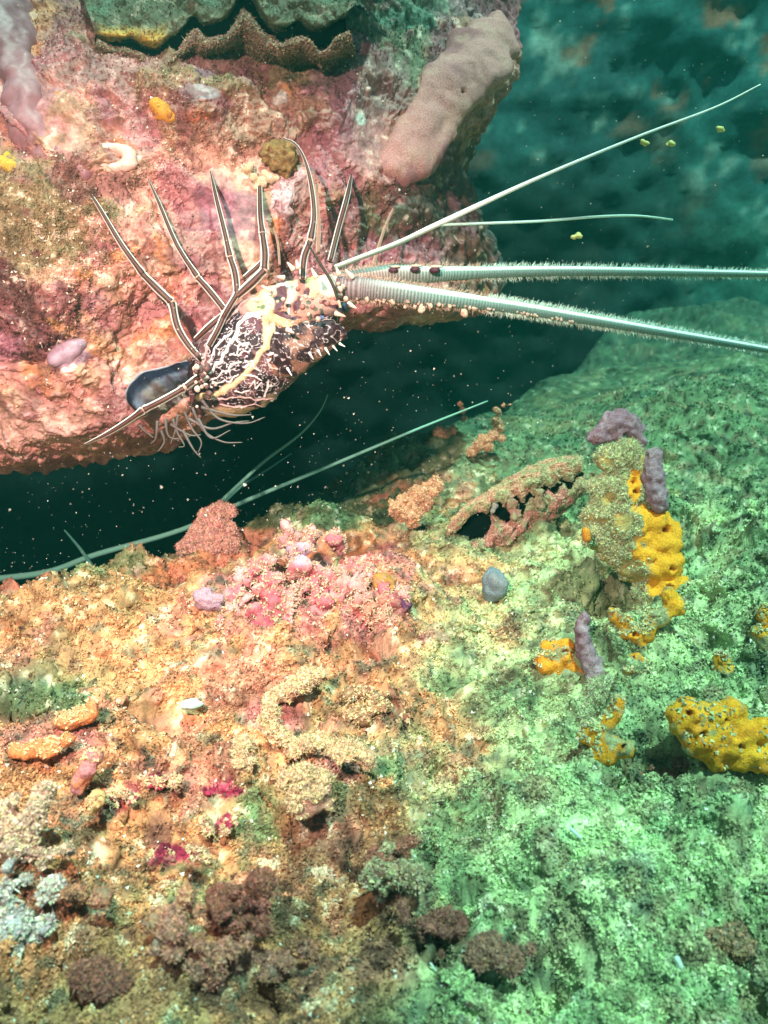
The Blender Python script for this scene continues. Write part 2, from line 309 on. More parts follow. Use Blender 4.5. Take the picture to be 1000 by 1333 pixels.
# silty fluff and turf on the seabed
def warp(p):
    w = p.copy(); p[:, 0] += .006*fbm(w, .02, 3, 65)+.0015*fbm(w, .006, 2, 66); p[:, 1] += .008*fbm(w, .022, 3, 67)+.002*fbm(w, .006, 2, 68); return p
def floorfluff():
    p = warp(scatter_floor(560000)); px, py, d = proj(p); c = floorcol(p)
    q = FLN(p)
    n = len(p); k = fbm(p, .02, 3, 101)+.15*RNG.normal(size=n); keep = (k > -.45); p, c, d, px, py = p[keep], c[keep], d[keep], px[keep], py[keep]; n = len(p)
    sz = RNG.uniform(.0006, .0016, n)*(.6+.7*d); c = c*RNG.uniform(.5, 1.45, n)[:, None]; p = p+RNG.normal(size=(n, 3))*.0006; p[:, 2] += sz*.5
    m = RNG.random(n); c = np.where((m < .012)[:, None], np.array([[.75, .78, .7]]), c); c = np.where(((m > .03) & (m < .045))[:, None], np.array([[.10, .05, .04]]), c)
    a = crumbs(p, sz, c)
    p2 = warp(scatter_floor(110000)); px, py, d = proj(p2); kk = fbm(p2, .03, 3, 107); w2 = np.maximum(sst(1.2, .4, ell(px, py, 400, 680, 200, 70)), .35+kk); s_ = RNG.random(len(p2)) < w2; p2, d = p2[s_], d[s_]
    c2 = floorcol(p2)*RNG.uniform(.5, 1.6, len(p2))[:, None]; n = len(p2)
    b = strands(p2, np.array([0, -.2, 1.0]), RNG.uniform(.002, .006, n)*(.5+.8*d), np.full(n, .00028)*(.5+.8*d), c2)
    v, f, c = join([a]); mk('silt_fluff', a[0], a[1], a[2], M_FLUFF, kind='stuff', label='fine sandy silt crumbs covering the reef floor', cat='silt', smooth=False)
    mk('turf', b[0], b[1], b[2], M_FLUFF, kind='stuff', label='short fuzzy turf algae growing on the reef floor', cat='algae', smooth=False)
def FLN(p): return p
floorfluff()
# ------------------------------------------------------------------ far reef wall
def wall():
    ux = np.linspace(-3.2, 3.2, 420); uz = np.linspace(-.9, 2.6, 260); U, Z = np.meshgrid(ux, uz); u, z = U.ravel(), Z.ravel()
    y = 2.15-.35*sst(.3, 2.2, u)+.10*np.maximum(z, 0); v = np.stack([u, y, z], 1)
    a, _ = worley(v, .35, 120); a2, _ = worley(v, .12, 124)
    v[:, 1] += .10*fbm(v, .9, 3, 110)+.018*fbm(v, .14, 4, 118)+.010*fbm(v, .04, 3, 130)
    n1 = fbm(v, .22, 4, 140); n2 = fbm(v, .07, 3, 144); c = np.broadcast_to(np.array([.02, .11, .11]), v.shape)
    c = mixc(c, (.05, .22, .20), sst(0, .9, n2)*.6); c = mixc(c, (.25, .45, .4), sst(.5, .8, fbm(v, .035, 3, 148))*.5); c = mixc(c, (.02, .06, .07), sst(.1, -.6, n1)*.6); c = mixc(c, (.30, .42, .36), sst(.55, .8, n2)*.5)
    c = mixc(c, (.28, .10, .05), sst(.45, .75, fbm(v, .07, 3, 150))*sst(.0, .8, z)*.7)
    c = mixc(c, (.06, .26, .18), sst(.55, .1, z+.2*n1)*sst(.5, 1.1, u)*.9); c = mixc(c, (.004, .012, .012), sst(.55, .25, z+.0*u)*sst(1.0, .3, u))  # near-black lower left is the crevice shade painted onto the wall
    mk('reef_wall', v, gridf(260, 420), c, M_WALL, kind='structure', label='dark mottled reef wall in the green distance')
wall()
# ------------------------------------------------------------------ the overhanging rock
OUT = [(-900, 700), (-400, 650), (-200, 625), (0, 612), (60, 606), (120, 598), (160, 590), (215, 582), (265, 552), (310, 515), (360, 470), (420, 434), (490, 426), (560, 416), (620, 402), (645, 390), (655, 362), (645, 315), (618, 262), (608, 215), (640, 150), (672, 100), (674, 60), (665, 0), (640, -120), (560, -260), (300, -330), (0, -340), (-500, -320), (-900, -250), (-1150, 200), (-1050, 500)]
RC = np.array([230.0, 200.0])
RB = [  # lumps of the rock face: cx, cy, rx, ry, angle, height m
 (20, 330, 130, 150, 0, .05), (60, 440, 90, 80, 10, .02), (150, 205, 60, 30, 0, .012), (290, 270, 110, 60, 20, -.012), (180, 330, 60, 60, 0, .012), (350, 140, 120, 40, 0, .012), (230, 110, 60, 40, 0, .01),
 (100, 140, 60, 40, 0, .012), (430, 130, 60, 40, 70, .012), (250, 400, 80, 50, 0, -.015), (100, 520, 120, 50, -10, .014), (200, 470, 60, 60, 0, -.02), (300, 95, 40, 20, 0, .01), (450, 200, 60, 60, 0, .008), (480, 300, 60, 60, 0, -.02),
 (620, 300, 50, 60, 0, .01), (20, 190, 60, 18, 35, -.02), (330, 310, 30, 70, 0, .006), (60, 60, 80, 60, 0, .012), (230, 230, 60, 25, 10, .012), (450, 410, 90, 40, -20, -.04), (545, 330, 90, 40, 0, -.01), (375, 300, 14, 45, 0, .014)]
CRK_HI = [(126, 48), (150, 53), (170, 51), (187, 59), (205, 62), (220, 50), (236, 40), (250, 20), (264, 30), (285, 27), (300, 16), (313, -4), (326, -2), (340, 20), (354, 36), (370, 36), (386, 24), (402, 38), (420, 38), (432, 30), (450, 20)]
CRK_LO = [(126, 50), (145, 60), (165, 62), (185, 68), (200, 77), (215, 79), (228, 70), (242, 54), (256, 38), (267, 50), (282, 49), (297, 42), (310, 22), (318, 12), (332, 26), (342, 40), (356, 46), (366, 56), (380, 50), (396, 46), (407, 58), (417, 68), (428, 62), (438, 50), (455, 42)]
def rockdepth(px, py):
    d = .745+.00018*np.maximum(px-250, 0)+.0000006*np.maximum(px-300, 0)**2+.00045*np.maximum(100-py, 0)
    d = d+.0000022*np.maximum(px-490, 0)**2*sst(150, 260, py)
    for cx, cy, rx, ry, an, h in RB:
        d = d-h*np.exp(-ell(px, py, cx, cy, rx, ry, an)**3)
    return d
def rocksurf(px, py):      # depth of the smooth face with the edge rounding, for placing things
    return rockdepth(np.asarray(px, float), np.asarray(py, float))
def overhang():
    O = cr(np.array([p+(0,) for p in OUT+[OUT[0]]], float), 1901)[:-1, :2]; O = O-RC; L = np.linalg.norm(O, axis=1)
    na = len(O); EW = (50+55*sst(560, 680, O[:, 0]+RC[0]))[None]; th = np.linspace(0, np.pi/2, 130)[:, None]; rc = 1-EW/L[None]; r = np.concatenate([.004+(rc-.004)*np.linspace(0, 1, 560, endpoint=False)[:, None], 1-EW/L[None]*(1-np.sin(th))])
    px = RC[0]+r*O[None, :, 0]; py = RC[1]+r*O[None, :, 1]; rr = r.ravel(); px, py = px.ravel(), py.ravel()
    ed = (1-rr)*np.tile(L, len(r)); q = np.clip(1-ed/np.tile(EW[0], len(r)), 0, 1)
    dd = rockdepth(px, py)+.13*(1-np.sqrt(np.maximum(1-q*q, 0)))
    v = P(px, py, dd)
    nm = np.gradient(v.reshape(len(r), na, 3), axis=0); nm2 = np.gradient(v.reshape(len(r), na, 3), axis=1); N = np.cross(nm, nm2).reshape(-1, 3); N /= np.linalg.norm(N, axis=1)[:, None]+1e-12
    N = np.where((N@FW > 0)[:, None], -N, N)
    wq = v+.01*np.stack([fbm(v, .03, 2, 201), fbm(v, .03, 2, 203), fbm(v, .03, 2, 205)], 1)
    a1, _ = worley(wq, .035, 210); a2, _ = worley(wq, .012, 214)
    smooth = np.ones(len(px))
    for cx, cy, rx, ry, an in [(300, 265, 70, 45, 30), (60, 150, 80, 40, 45), (90, 458, 35, 22, -20), (480, 180, 40, 60, 0), (270, 120, 30, 12, 0), (330, 330, 30, 40, 0)]:
        smooth = smooth*(1-.7*sst(1.1, .7, ell(px, py, cx, cy, rx, ry, an)))
    turf = sst(1.2, .8, ell(px, py, 20, 330, 125, 150)+.2*fbm(v, .03, 3, 300))
    v = v-FW*(.022*fbm(v, .11, 3, 220))[:, None]; disp = smooth*(.008*(.5-a1)+(.0035+.002*turf)*(.5-a2)+.005*fbm(wq, .016, 4, 230)+.0016*fbm(v, .004, 2, 240))
    crk = segdist(px, py, CRK_LO); v = v+N*disp[:, None]
    px2, py2, _ = px, py, 0
    n1 = fbm(v, .045, 4, 250); n2 = fbm(v, .02, 4, 254); n3 = fbm(v, .007, 3, 258)
    c = np.broadcast_to(np.array([.58, .26, .22]), v.shape)
    c = mixc(c, (.42, .17, .19), sst(0, .6, n1)*.8); c = mixc(c, (.70, .42, .34), sst(.1, .6, -n1)*.8); c = mixc(c, (.33, .19, .10), sst(.1, .6, n2)*.6)
    c = mixc(c, (.62, .24, .09), sst(.45, .75, fbm(v, .03, 3, 262))*.6)
    def pat(col, cx, cy, rx, ry, an=0, k=1.0, e=.35):
        nonlocal c
        c = mixc(c, col, sst(1.1, .8-.2*e, ell(px, py, cx, cy, rx, ry, an)+e*n2+.3*e*n3)*k)
    pat((.26, .20, .11), 330, 60, 190, 55, 0, .85); pat((.12, .17, .10), 480, 70, 110, 90, 0, .9); pat((.10, .20, .15), 420, 0, 260, 36, 0, .8); pat((.28, .20, .10), 200, 90, 120, 40, 0, .6); pat((.33, .16, .11), 340, 150, 130, 45, 0, .7)
    pat((.25, .17, .09), 20, 290, 120, 90, 0, .95); pat((.20, .04, .05), 50, 420, 90, 60, 30, .8, .6); pat((.09, .03, .03), 15, 410, 30, 70, 0, .8); pat((.08, .02, .03), 75, 455, 45, 40, 0, .7, .7)
    pat((.34, .20, .27), 88, 458, 28, 20, -20, 1, .15); pat((.33, .15, .18), 300, 275, 62, 42, 25, .95, .25); pat((.75, .44, .34), 285, 225, 60, 24, 25, .9, .2); pat((.35, .16, .17), 250, 330, 60, 30, 20, .7)
    pat((.68, .45, .50), 375, 270, 28, 60, 0, .9); pat((.66, .22, .08), 366, 310, 12, 26, 0, .9, .2); pat((.30, .10, .07), 392, 300, 20, 60, 0, .7); pat((.45, .22, .25), 480, 150, 55, 90, 20, .6); pat((.62, .3, .27), 500, 220, 90, 30, 0, .8)
    pat((.26, .05, .07), 283, 130, 18, 10, 0, .8, .5); pat((.10, .06, .10), 258, 92, 15, 15, 0, .8, .6); pat((.55, .45, .50), 258, 122, 22, 12, 0, .8); pat((.62, .60, .55), 365, 118, 12, 10, 0, .8); pat((.70, .72, .66), 470, 152, 7, 10, 0, .9, .2)
    pat((.50, .14, .08), 255, 155, 22, 10, 0, .8, .6); pat((.16, .14, .08), 500, 290, 70, 45, 0, .85); pat((.05, .10, .08), 545, 300, 60, 60, 0, .6); pat((.35, .12, .05), 600, 325, 30, 22, 0, .8); pat((.55, .26, .24), 540, 350, 110, 22, 0, .7)
    pat((.10, .06, .05), 610, 270, 90, 100, 0, .9); pat((.16, .05, .03), 615, 320, 26, 18, 0, .8); pat((.06, .10, .10), 690, 300, 60, 150, 0, .8); pat((.42, .22, .22), 60, 550, 160, 30, -5, .4); pat((.62, .30, .14), 130, 450, 50, 14, 30, .6, .6)  # dark patches by the right edge paint in the torch beam's fall-off
    pat((.5, .22, .06), 160, 46, 42, 9, 5, .7, .2); pat((.05, .02, .02), 280, 400, 36, 26, -40, .4); pat((.28, .26, .2), 130, 105, 25, 18, 0, .5)
    c = mixc(c, (.75, .6, .5), sst(.5, .8, n3)*.45); c = mixc(c, (.20, .06, .07), sst(.15, .6, fbm(v, .028, 4, 264)+.25*n3)*.7); c = mixc(c, (.38, .13, .20), sst(.1, .5, fbm(v, .05, 3, 266))*.5); c = c*.9*(1+.35*n3[:, None])
    # rings going back behind the outline give the rock its body
    last = v[-na:]; back = []; bc = []
    lx, ly, ld = proj(last); NB = 60
    for k in range(1, NB):
        t = k/(NB-1); s_ = max(1-.22*t**.8-.76*t**3.0, .02); dz = .75*t**.8*(1-.2*t)
        nw = P(RC[0]+(lx-RC[0])*s_, RC[1]+(ly-RC[1])*s_, ld+dz); nw = nw+(.03*fbm(nw, .12, 4, 270)*min(1, 4*t))[:, None]*UP
        back.append(nw); bc.append(mixc(np.broadcast_to(np.array([.30, .14, .12]), nw.shape), (.10, .10, .08), sst(-.3, .5, fbm(nw, .03, 4, 275))))
    V = np.vstack([v]+back); C = np.vstack([c]+bc); Fc = gridf(len(r)+NB-1, na, True)
    V = np.vstack([V, v[:na].mean(0)]); C = np.vstack([C, c[:1]]); k = np.arange(na); Fc = np.vstack([Fc, np.stack([np.full(na, len(V)-1), (k+1) % na, k, k], 1)])
    Fc = Fc[:, ::-1]
    o = mk('overhanging_rock', V, tri(Fc), C, M_ROCK, kind='structure', label='big overhanging reef rock crusted pink, orange and brown')
    # turf and crumbs on its face
    i = RNG.choice(len(v), 150000); p, cc = v[i]+RNG.normal(size=(150000, 3))*.0006, c[i]; keep = (RNG.random(len(i)) < .12+.7*turf[i]+.35*sst(-.1, .4, n1[i])+.5*sst(120, 60, py[i])) & (smooth[i] > .75) & (ed[i] > 4); p, cc, t_, nn = p[keep], cc[keep], turf[i][keep], N[i][keep]; n = len(p)
    cc = cc*RNG.uniform(.6, 1.5, n)[:, None]; m = RNG.random(n); cc = np.where((m < .03)[:, None], np.array([[.8, .7, .6]]), cc)
    a = crumbs(p+nn*.0004, RNG.uniform(.0005, .0013, n), cc)
    mk('rock_crust', a[0], a[1], a[2], M_FLUFF, kind='stuff', label='gritty crust and crumbs on the face of the overhanging rock', cat='crust', smooth=False)
    j = np.where(t_ > .4)[0]; j = RNG.choice(j, min(len(j), 26000)); n = len(j)
    b = strands(p[j], nn[j], RNG.uniform(.002, .006, n), np.full(n, .00025), cc[j]*1.1); mk('rock_turf', b[0], b[1], b[2], M_FLUFF, kind='stuff', label='fuzzy brown turf algae on the left lump of the rock', cat='algae', smooth=False)
overhang()

# ------------------------------------------------------------------ the spiny lobster
LD = .70
def Z1(pts): return [(80+.42*a, 160+.42*b) for a, b in pts]
DK = (.022, .008, .016); WH = (.86, .80, .80); CREAM = (.62, .44, .24); PINKC = (.50, .27, .23)
def px2(path, d=None):
    """path of (px, py, depth) -> world"""
    a = np.array(path, float); return P(a[:, 0], a[:, 1], a[:, 2])
lobster = thing('spiny_lobster', 'dark spiny lobster with white stripes clinging to the pink rock face', 'lobster', P(330., 480., .70))
def lobster_body():
    parts = []
    ax = cr([(250, 535, .725), (268, 520, .712), (300, 488, .70), (345, 448, .695), (390, 412, .695), (425, 390, .695), (455, 378, .695), (470, 376, .697)], 420)
    s = np.linspace(0, 1, 420); hw = np.interp(s, [0, .05, .14, .28, .45, .6, .72, .84, .94, 1], [3, 18, 44, 60, 62, 56, 44, 30, 22, 8])
    c3 = P(ax[:, 0], ax[:, 1], ax[:, 2]+.015); ppx = LD/F; rad = hw*ppx; ref = CAM-c3; ref /= np.linalg.norm(ref, axis=1)[:, None]
    t, n, b = frames(c3, ref); ns = 420; a = np.linspace(0, 2*np.pi, ns, endpoint=False)
    v = c3[:, None]+rad[:, None, None]*(.62*np.cos(a)[None, :, None]*n[:, None]+np.sin(a)[None, :, None]*b[:, None]); v = v.reshape(-1, 3)
    px, py, d = proj(v)
    wob = 2.2*fbm(v, .006, 2, 400); pw, qw = px+wob, py+2.2*fbm(v, .006, 2, 404)
    c = np.broadcast_to(np.array(DK), v.shape).copy(); h = np.zeros(len(v))
    ph = fbm(v, .012, 3, 410)
    c = mixc(c, (.20, .08, .09), sst(.1, .5, ph)*.7)
    # pink and cream head region
    m = sst(395, 425, px*.8+ (500-py)*.35+6*ph); front = sst(.50, .60, np.repeat(s, ns)+.04*ph)*sst(24, 4, (py-(400-.18*(px-380))))
    c = mixc(c, PINKC, front)
    for (x, y, rx, ry, an, col, k) in [(640, 560, 60, 50, 0, CREAM, .9), (690, 520, 40, 70, 20, (.62, .42, .33), .9), (690, 610, 60, 22, 15, CREAM, .9), (840, 500, 60, 40, 0, (.66, .48, .42), .9), (780, 500, 20, 40, 0, (.80, .62, .25), .8), (690, 755, 36, 20, 10, (.40, .22, .15), .8), (720, 740, 30, 16, 0, (.42, .24, .17), .7), (560, 900, 110, 22, 4, (.52, .38, .22), .8), (660, 880, 40, 40, 0, (.5, .36, .24), .6), (740, 590, 60, 30, 0, (.42, .20, .16), .8), (575, 560, 24, 34, 30, (.6, .33, .3), .5)]:
        X_, Y_ = 80+.42*x, 160+.42*y; w_ = sst(1.15, .85, ell(pw, qw, X_, Y_, rx*.42, ry*.42, an)); c = mixc(c, col, w_*k); h += .0008*w_
    for (x, y, rx, ry, an) in [(680, 545, 17, 48, 15), (600, 620, 32, 36, 20), (735, 560, 10, 26, 20), (760, 520, 9, 16, 0), (700, 600, 40, 8, 10), (800, 600, 22, 10, 0), (860, 570, 30, 8, 0), (690, 770, 8, 8, 0), (640, 725, 8, 8, 0), (560, 720, 9, 9, 0), (720, 690, 60, 14, -20), (820, 560, 12, 9, 0), (745, 470, 9, 9, 0)]:
        X_, Y_ = 80+.42*x, 160+.42*y; w_ = sst(1.2, .85, ell(pw, qw, X_, Y_, rx*.42, ry*.42, an)); c = mixc(c, (.10, .03, .05), w_); h -= .0008*w_
    lines = [([(425, 815), (436, 740), (470, 660), (515, 605), (560, 562), (600, 540)], 2.6, (.62, .42, .42)), ([(443, 803), (490, 740), (530, 682), (548, 630), (575, 592), (620, 588)], 2.2, WH), ([(455, 745), (478, 700), (500, 668), (525, 648)], 1.3, WH),
             ([(425, 850), (470, 845), (540, 805), (590, 762), (612, 720), (640, 680), (655, 630)], 4.4, (.74, .56, .34)), ([(640, 690), (632, 600), (640, 560), (625, 520), (660, 490)], 5.5, (.70, .52, .32)),
             ([(640, 715), (680, 700), (712, 680), (690, 652), (665, 650)], 1.6, WH), ([(712, 680), (722, 698), (735, 706)], 1.5, WH), ([(450, 856), (520, 850), (620, 857), (700, 852)], 1.4, (.75, .5, .5)), ([(645, 800), (640, 825), (625, 850)], 1.5, WH),
             ([(460, 800), (490, 785), (500, 770), (520, 768), (530, 745), (560, 742)], 1.2, WH), ([(480, 815), (510, 800), (520, 805), (545, 780)], 1.0, WH), ([(520, 720), (540, 715), (550, 690), (580, 680), (570, 700)], 1.1, WH), ([(545, 720), (565, 710), (580, 712)], 1.0, WH),
             ([(548, 635), (545, 670), (560, 692), (580, 685)], 1.6, WH), ([(560, 615), (590, 595), (615, 600)], 1.5, WH), ([(570, 780), (600, 785), (620, 800)], 1.0, WH), ([(585, 815), (600, 800), (605, 825), (620, 810)], 1.0, WH), ([(540, 830), (560, 838), (580, 825)], 1.0, WH),
             ([(495, 870), (560, 880), (600, 868), (640, 880)], 1.0, (.7, .5, .5)), ([(590, 740), (600, 765), (615, 770)], 1.1, WH), ([(660, 705), (640, 740), (655, 760), (690, 762)], 1.4, (.75, .55, .5)),
             ([(640, 540), (672, 505), (700, 500)], 2.2, (.9, .66, .6)), ([(700, 500), (720, 540), (705, 590)], 2.0, (.9, .7, .66)), ([(745, 640), (790, 640), (830, 625), (870, 628)], 1.4, WH), ([(840, 655), (885, 650)], 1.6, WH)]
    for pts, wd, col in lines:
        ds = segdist(pw, qw, Z1(pts)); w_ = sst(wd*1.05, wd*.55, ds); c = mixc(c, col, w_); h += .0007*sst(wd*1.4, 0, ds)
    nwt = sst(.05, .02, np.abs(noise(np.stack([pw, qw, 0*pw], 1)/np.array([7.5, 5.5, 1]), 460)))*sst(.0, .25, noise(np.stack([px, py, 0*px], 1)/22, 461)+.15)*(1-front)*(c.mean(1) < .12); c = mixc(c, (.80, .74, .78), nwt); h += .0004*nwt
    rr = np.random.default_rng(5)
    dots = np.array([(x, y) for x, y in zip(rr.uniform(450, 760, 150), rr.uniform(600, 880, 150))])
    dd = np.full(len(v), 99.)
    for x, y in dots: dd = np.minimum(dd, np.hypot(px-80-.42*x, py-160-.42*y)-rr.uniform(-.3, .6))
    w_ = sst(1.2, .5, dd)*(1-front)*sst(.14, .2, c.mean(1)+.2*(c.mean(1) < .08)); c = mixc(c, (.75, .66, .74), w_); h += .0005*w_
    nw2 = sst(.06, .025, np.abs(noise(np.stack([pw*.8+qw*.6, qw*.8-pw*.6, 0*pw], 1)/np.array([5, 9, 1]), 470)))*(1-front)*(c.mean(1) < .10)*sst(.14, .24, np.repeat(s, ns)); c = mixc(c, (.66, .56, .60), nw2*.9); h += .0003*nw2
    for x, y, an in [(740, 632, -50), (803, 612, -60)]:
        w_ = sst(1.1, .8, ell(px, py, 80+.42*x, 160+.42*y, 7.5, 4, an)); c = mixc(c, (.12, .22, .50), w_*.9)
    h += .0006*fbm(v, .006, 3, 420)
    nn = v-np.repeat(c3, ns, 0); nn /= np.linalg.norm(nn, axis=1)[:, None]+1e-9; v = v+nn*h[:, None]
    k = np.arange(ns); f = gridf(420, ns, True); nv = len(v); v = np.vstack([v, c3[0], c3[-1]]); c = np.vstack([c, c[:1], c[-1:]])
    f = np.vstack([f, np.stack([np.full(ns, nv), (k+1) % ns, k, k], 1), np.stack([np.full(ns, nv+1), 419*ns+k, 419*ns+(k+1) % ns, 419*ns+(k+1) % ns], 1)])
    parts.append((v, f, c))
    # dark lower face and mouth region beneath the head
    q = cr(np.array([(345, 470, .705), (375, 458, .700), (405, 443, .696), (432, 434, .694), (452, 436, .694)], float), 160)
    def facecol(s_, A, v_):
        fx_, fy_, _ = proj(v_); cc = mixc(np.broadcast_to(np.array([.03, .012, .02]), v_.shape), (.30, .15, .11), sst(.05, .5, fbm(v_, .010, 3, 480))*.8)
        ln = sst(.07, .03, np.abs(noise(np.stack([fx_, fy_, 0*fx_], 1)/np.array([8, 6, 1]), 482))); return mixc(cc, (.72, .62, .62), ln*.9)
    v_, f_, c_ = tube(P(q[:, 0], q[:, 1], q[:, 2]), np.interp(np.linspace(0, 1, 160), [0, .3, .6, .85, 1], [26, 34, 27, 17, 5])*q[:, 2]/F, 120, facecol, .7)
    v_ = v_-FW*(.0016*fbm(v_, .007, 3, 484))[:, None]; parts.append((v_, f_, c_))
    # spines and comb teeth along the rim
    def spine(x, y, x2, y2, d, r, col=WH):
        p = px2([(x, y, d), ((x+x2)/2, (y+y2)/2, d-.002), (x2, y2, d-.002)]); parts.append(tube(cr(p, 8), np.linspace(r, r*.25, 8), 8, col))
    for (x, y, x2, y2) in [(768, 712, 782, 734), (795, 704, 806, 724), (818, 698, 832, 720), (842, 692, 856, 708), (862, 684, 880, 694), (700, 760, 715, 785)]:
        (a, b_), (c_, d_) = Z1([(x, y), (x2, y2)]); spine(a, b_, c_, d_, .675, .0011)
    for (x, y, x2, y2) in [(690, 480, 668, 476), (720, 455, 700, 432), (735, 450, 728, 425), (860, 470, 852, 448), (890, 560, 915, 575), (850, 590, 882, 600), (650, 520, 620, 505), (905, 480, 880, 455), (790, 480, 775, 450), (610, 550, 585, 545), (700, 640, 722, 652)]:
        (a, b_), (c_, d_) = Z1([(x, y), (x2, y2)]); spine(a, b_, c_, d_, .672, .0022, (.88, .66, .52))
    for q in range(26):
        x, y = rr.uniform(660, 900), rr.uniform(490, 610); a, b_ = 80+.42*x, 160+.42*y
        parts.append(sphere(P(a, b_, .662+.0004*abs(rr.normal())*20), rr.uniform(.0012, .003), (.66, .42, .34) if q % 3 else (.35, .15, .13), 10, 7, .0004, .003))
    # legs: dark with a white line down each side
    def legcol(s_, A, v_):
        st = np.exp(-((np.cos(A)-.45)/.30)**2*2.0); fr = fbm(v_, .004, 2, 430)
        col = mixc(np.broadcast_to(np.array([.05, .018, .016]), (len(s_), 3)), (.98, .93, .92), sst(.40, .62, st+.08*fr)); mid = sst(.95, .995, np.cos(A)); col = mixc(col, (.26, .11, .08), mid*.5); return col
    def legcol_pale(s_, A, v_):
        st = np.exp(-((np.abs(np.cos(A))-.5)/.25)**2*2.0); return mixc(np.broadcast_to(np.array([.30, .14, .10]), (len(s_), 3)), (.8, .7, .62), st)
    def leg(pts, col=legcol):
        # pts: px, py, depth, halfwidth px, joint flag
        js = [0]+[i for i, q in enumerate(pts) if q[4] and 0 < i < len(pts)-1]+[len(pts)-1]
        for a_, b_ in zip(js[:-1], js[1:]):
            seg = np.array([q[:4] for q in pts[a_:b_+1]], float); q = cr(seg, 40); w3 = P(q[:, 0], q[:, 1], q[:, 2]); r_ = q[:, 3]*q[:, 2]/F*.86
            tt = np.linspace(0, 1, 40)
            if a_ > 0: r_ = r_*(1+.30*np.exp(-(tt/.07)**2)-.35*np.exp(-(tt/.02)**2))
            if b_ < len(pts)-1: r_ = r_*(1+.34*np.exp(-((1-tt)/.08)**2)-.35*np.exp(-((1-tt)/.02)**2))
            parts.append(tube(w3, r_, 20, col))
        for i in js[1:-1]:
            q = pts[i]; parts.append(sphere(P(q[0], q[1], q[2]), q[3]*.95*q[2]/F, (.45, .28, .24), 12, 8))
    D = lambda x, y, o=.0: float(rocksurf(x, y))-o
    leg([(109, 240, D(109, 240, .002), 1.3, 0), (128, 268, D(128, 268, .012), 3.2, 0), (158, 318, D(158, 318, .022), 4.6, 0), (187, 358, .705, 5.2, 1), (205, 376, .70, 6.6, 0), (224, 394, .70, 6.0, 1), (231, 425, .698, 6.2, 0), (246, 450, .698, 5.6, 0), (264, 470, .70, 5.0, 0)])
    leg([(193, 233, D(193, 233, .002), 1.2, 0), (206, 262, D(206, 262, .014), 3.0, 0), (230, 318, .712, 4.0, 0), (258, 362, .70, 4.6, 1), (274, 380, .695, 5.6, 0), (294, 405, .69, 5.2, 1), (284, 428, .688, 5.0, 0), (272, 450, .69, 5.0, 0)])
    leg([(274, 223, D(274, 223, .002), 1.2, 0), (281, 255, .72, 3.6, 0), (292, 300, .705, 4.6, 0), (300, 336, .695, 5.0, 1), (306, 356, .69, 6.0, 0), (309, 382, .688, 5.4, 1), (298, 400, .686, 5.2, 0), (288, 418, .69, 5.0, 0)])
    leg([(255, 442, .705, 4.5, 0), (272, 426, .70, 6.0, 0), (290, 410, .698, 5.0, 0)])
    leg([(338, 240, D(338, 240, .004), 4.0, 0), (339, 280, .71, 5.0, 0), (342, 305, .70, 5.2, 1), (345, 330, .692, 6.6, 0), (344, 352, .69, 6.0, 1), (328, 368, .688, 7.6, 0), (308, 386, .688, 6.0, 0)])
    leg([(318, 362, .70, 4.2, 0), (332, 350, .70, 4.6, 0), (342, 340, .70, 4.0, 0)])
    leg([(369, 180, .70, 1.2, 0), (384, 187, .70, 1.8, 0), (396, 206, .70, 2.4, 0), (405, 240, .70, 4.0, 0), (409, 280, .695, 4.6, 0), (404, 314, .69, 5.5, 1), (396, 336, .69, 6.0, 0), (394, 364, .688, 5.0, 0)])
    leg([(412, 240, .735, 2.2, 0), (415, 290, .735, 3.0, 0), (414, 330, .73, 3.5, 0)], legcol_pale)
    leg([(458, 226, D(458, 226, .002), 1.8, 0), (452, 256, .745, 4.4, 0), (440, 300, .74, 4.6, 0), (430, 340, .73, 4.6, 0)])
    leg([(512, 272, .77, 1.6, 0), (500, 300, .76, 2.2, 0), (486, 345, .74, 3.0, 0)], legcol_pale)
    leg([(356, 296, .73, 1.2, 0), (362, 318, .73, 1.8, 0), (364, 345, .72, 1.8, 0)], legcol_pale)
    leg([(109, 579, .70, 1.2, 0), (135, 567, .695, 3.4, 0), (162, 551, .69, 4.6, 0), (188, 533, .685, 5.4, 1), (212, 521, .682, 5.6, 0), (240, 505, .683, 5.2, 1), (252, 496, .69, 6.0, 0), (264, 488, .70, 6, 0)])
    leg([(150, 562, .70, 2.6, 0), (170, 548, .697, 4.0, 0), (190, 538, .69, 4.5, 0)], legcol_pale)
    # clump of small knobs where the legs join
    for q in range(40):
        x, y = rr.normal(262, 9), rr.normal(492, 12); parts.append(sphere(P(x, y, .69+rr.normal()*.003), rr.uniform(.001, .0026), (.75, .55, .48) if rr.random() < .5 else (.15, .07, .07), 8, 6, .0005, .003))
    # fringe of feathery swimmerets beneath
    for path in [[(262, 520), (285, 545), (320, 551), (345, 543)], [(250, 530), (265, 560), (290, 575), (316, 576)], [(240, 535), (250, 558), (262, 575), (258, 590)], [(225, 545), (232, 565), (240, 580), (232, 582)], [(210, 560), (214, 575), (206, 588)], [(205, 548), (203, 570), (196, 578)],
                 [(258, 545), (275, 570), (300, 560)], [(245, 545), (275, 558), (305, 550), (325, 548)], [(232, 540), (228, 562), (222, 578)], [(215, 545), (220, 568), (236, 572)], [(180, 552), (190, 562), (200, 570)], [(262, 530), (300, 540), (328, 540)], [(238, 560), (252, 585), (262, 596)], [(222, 552), (246, 566), (262, 566)]]:
        q = cr([(x, y, .70+.002*i) for i, (x, y) in enumerate(path)], 26); parts.append(tube(P(q[:, 0], q[:, 1], q[:, 2]), np.linspace(.0014, .0004, 26), 7, (.13, .11, .11)))
    v, f, c = join(parts); mk('body', v, f, c, M_SHELL, lobster)
lobster_body()
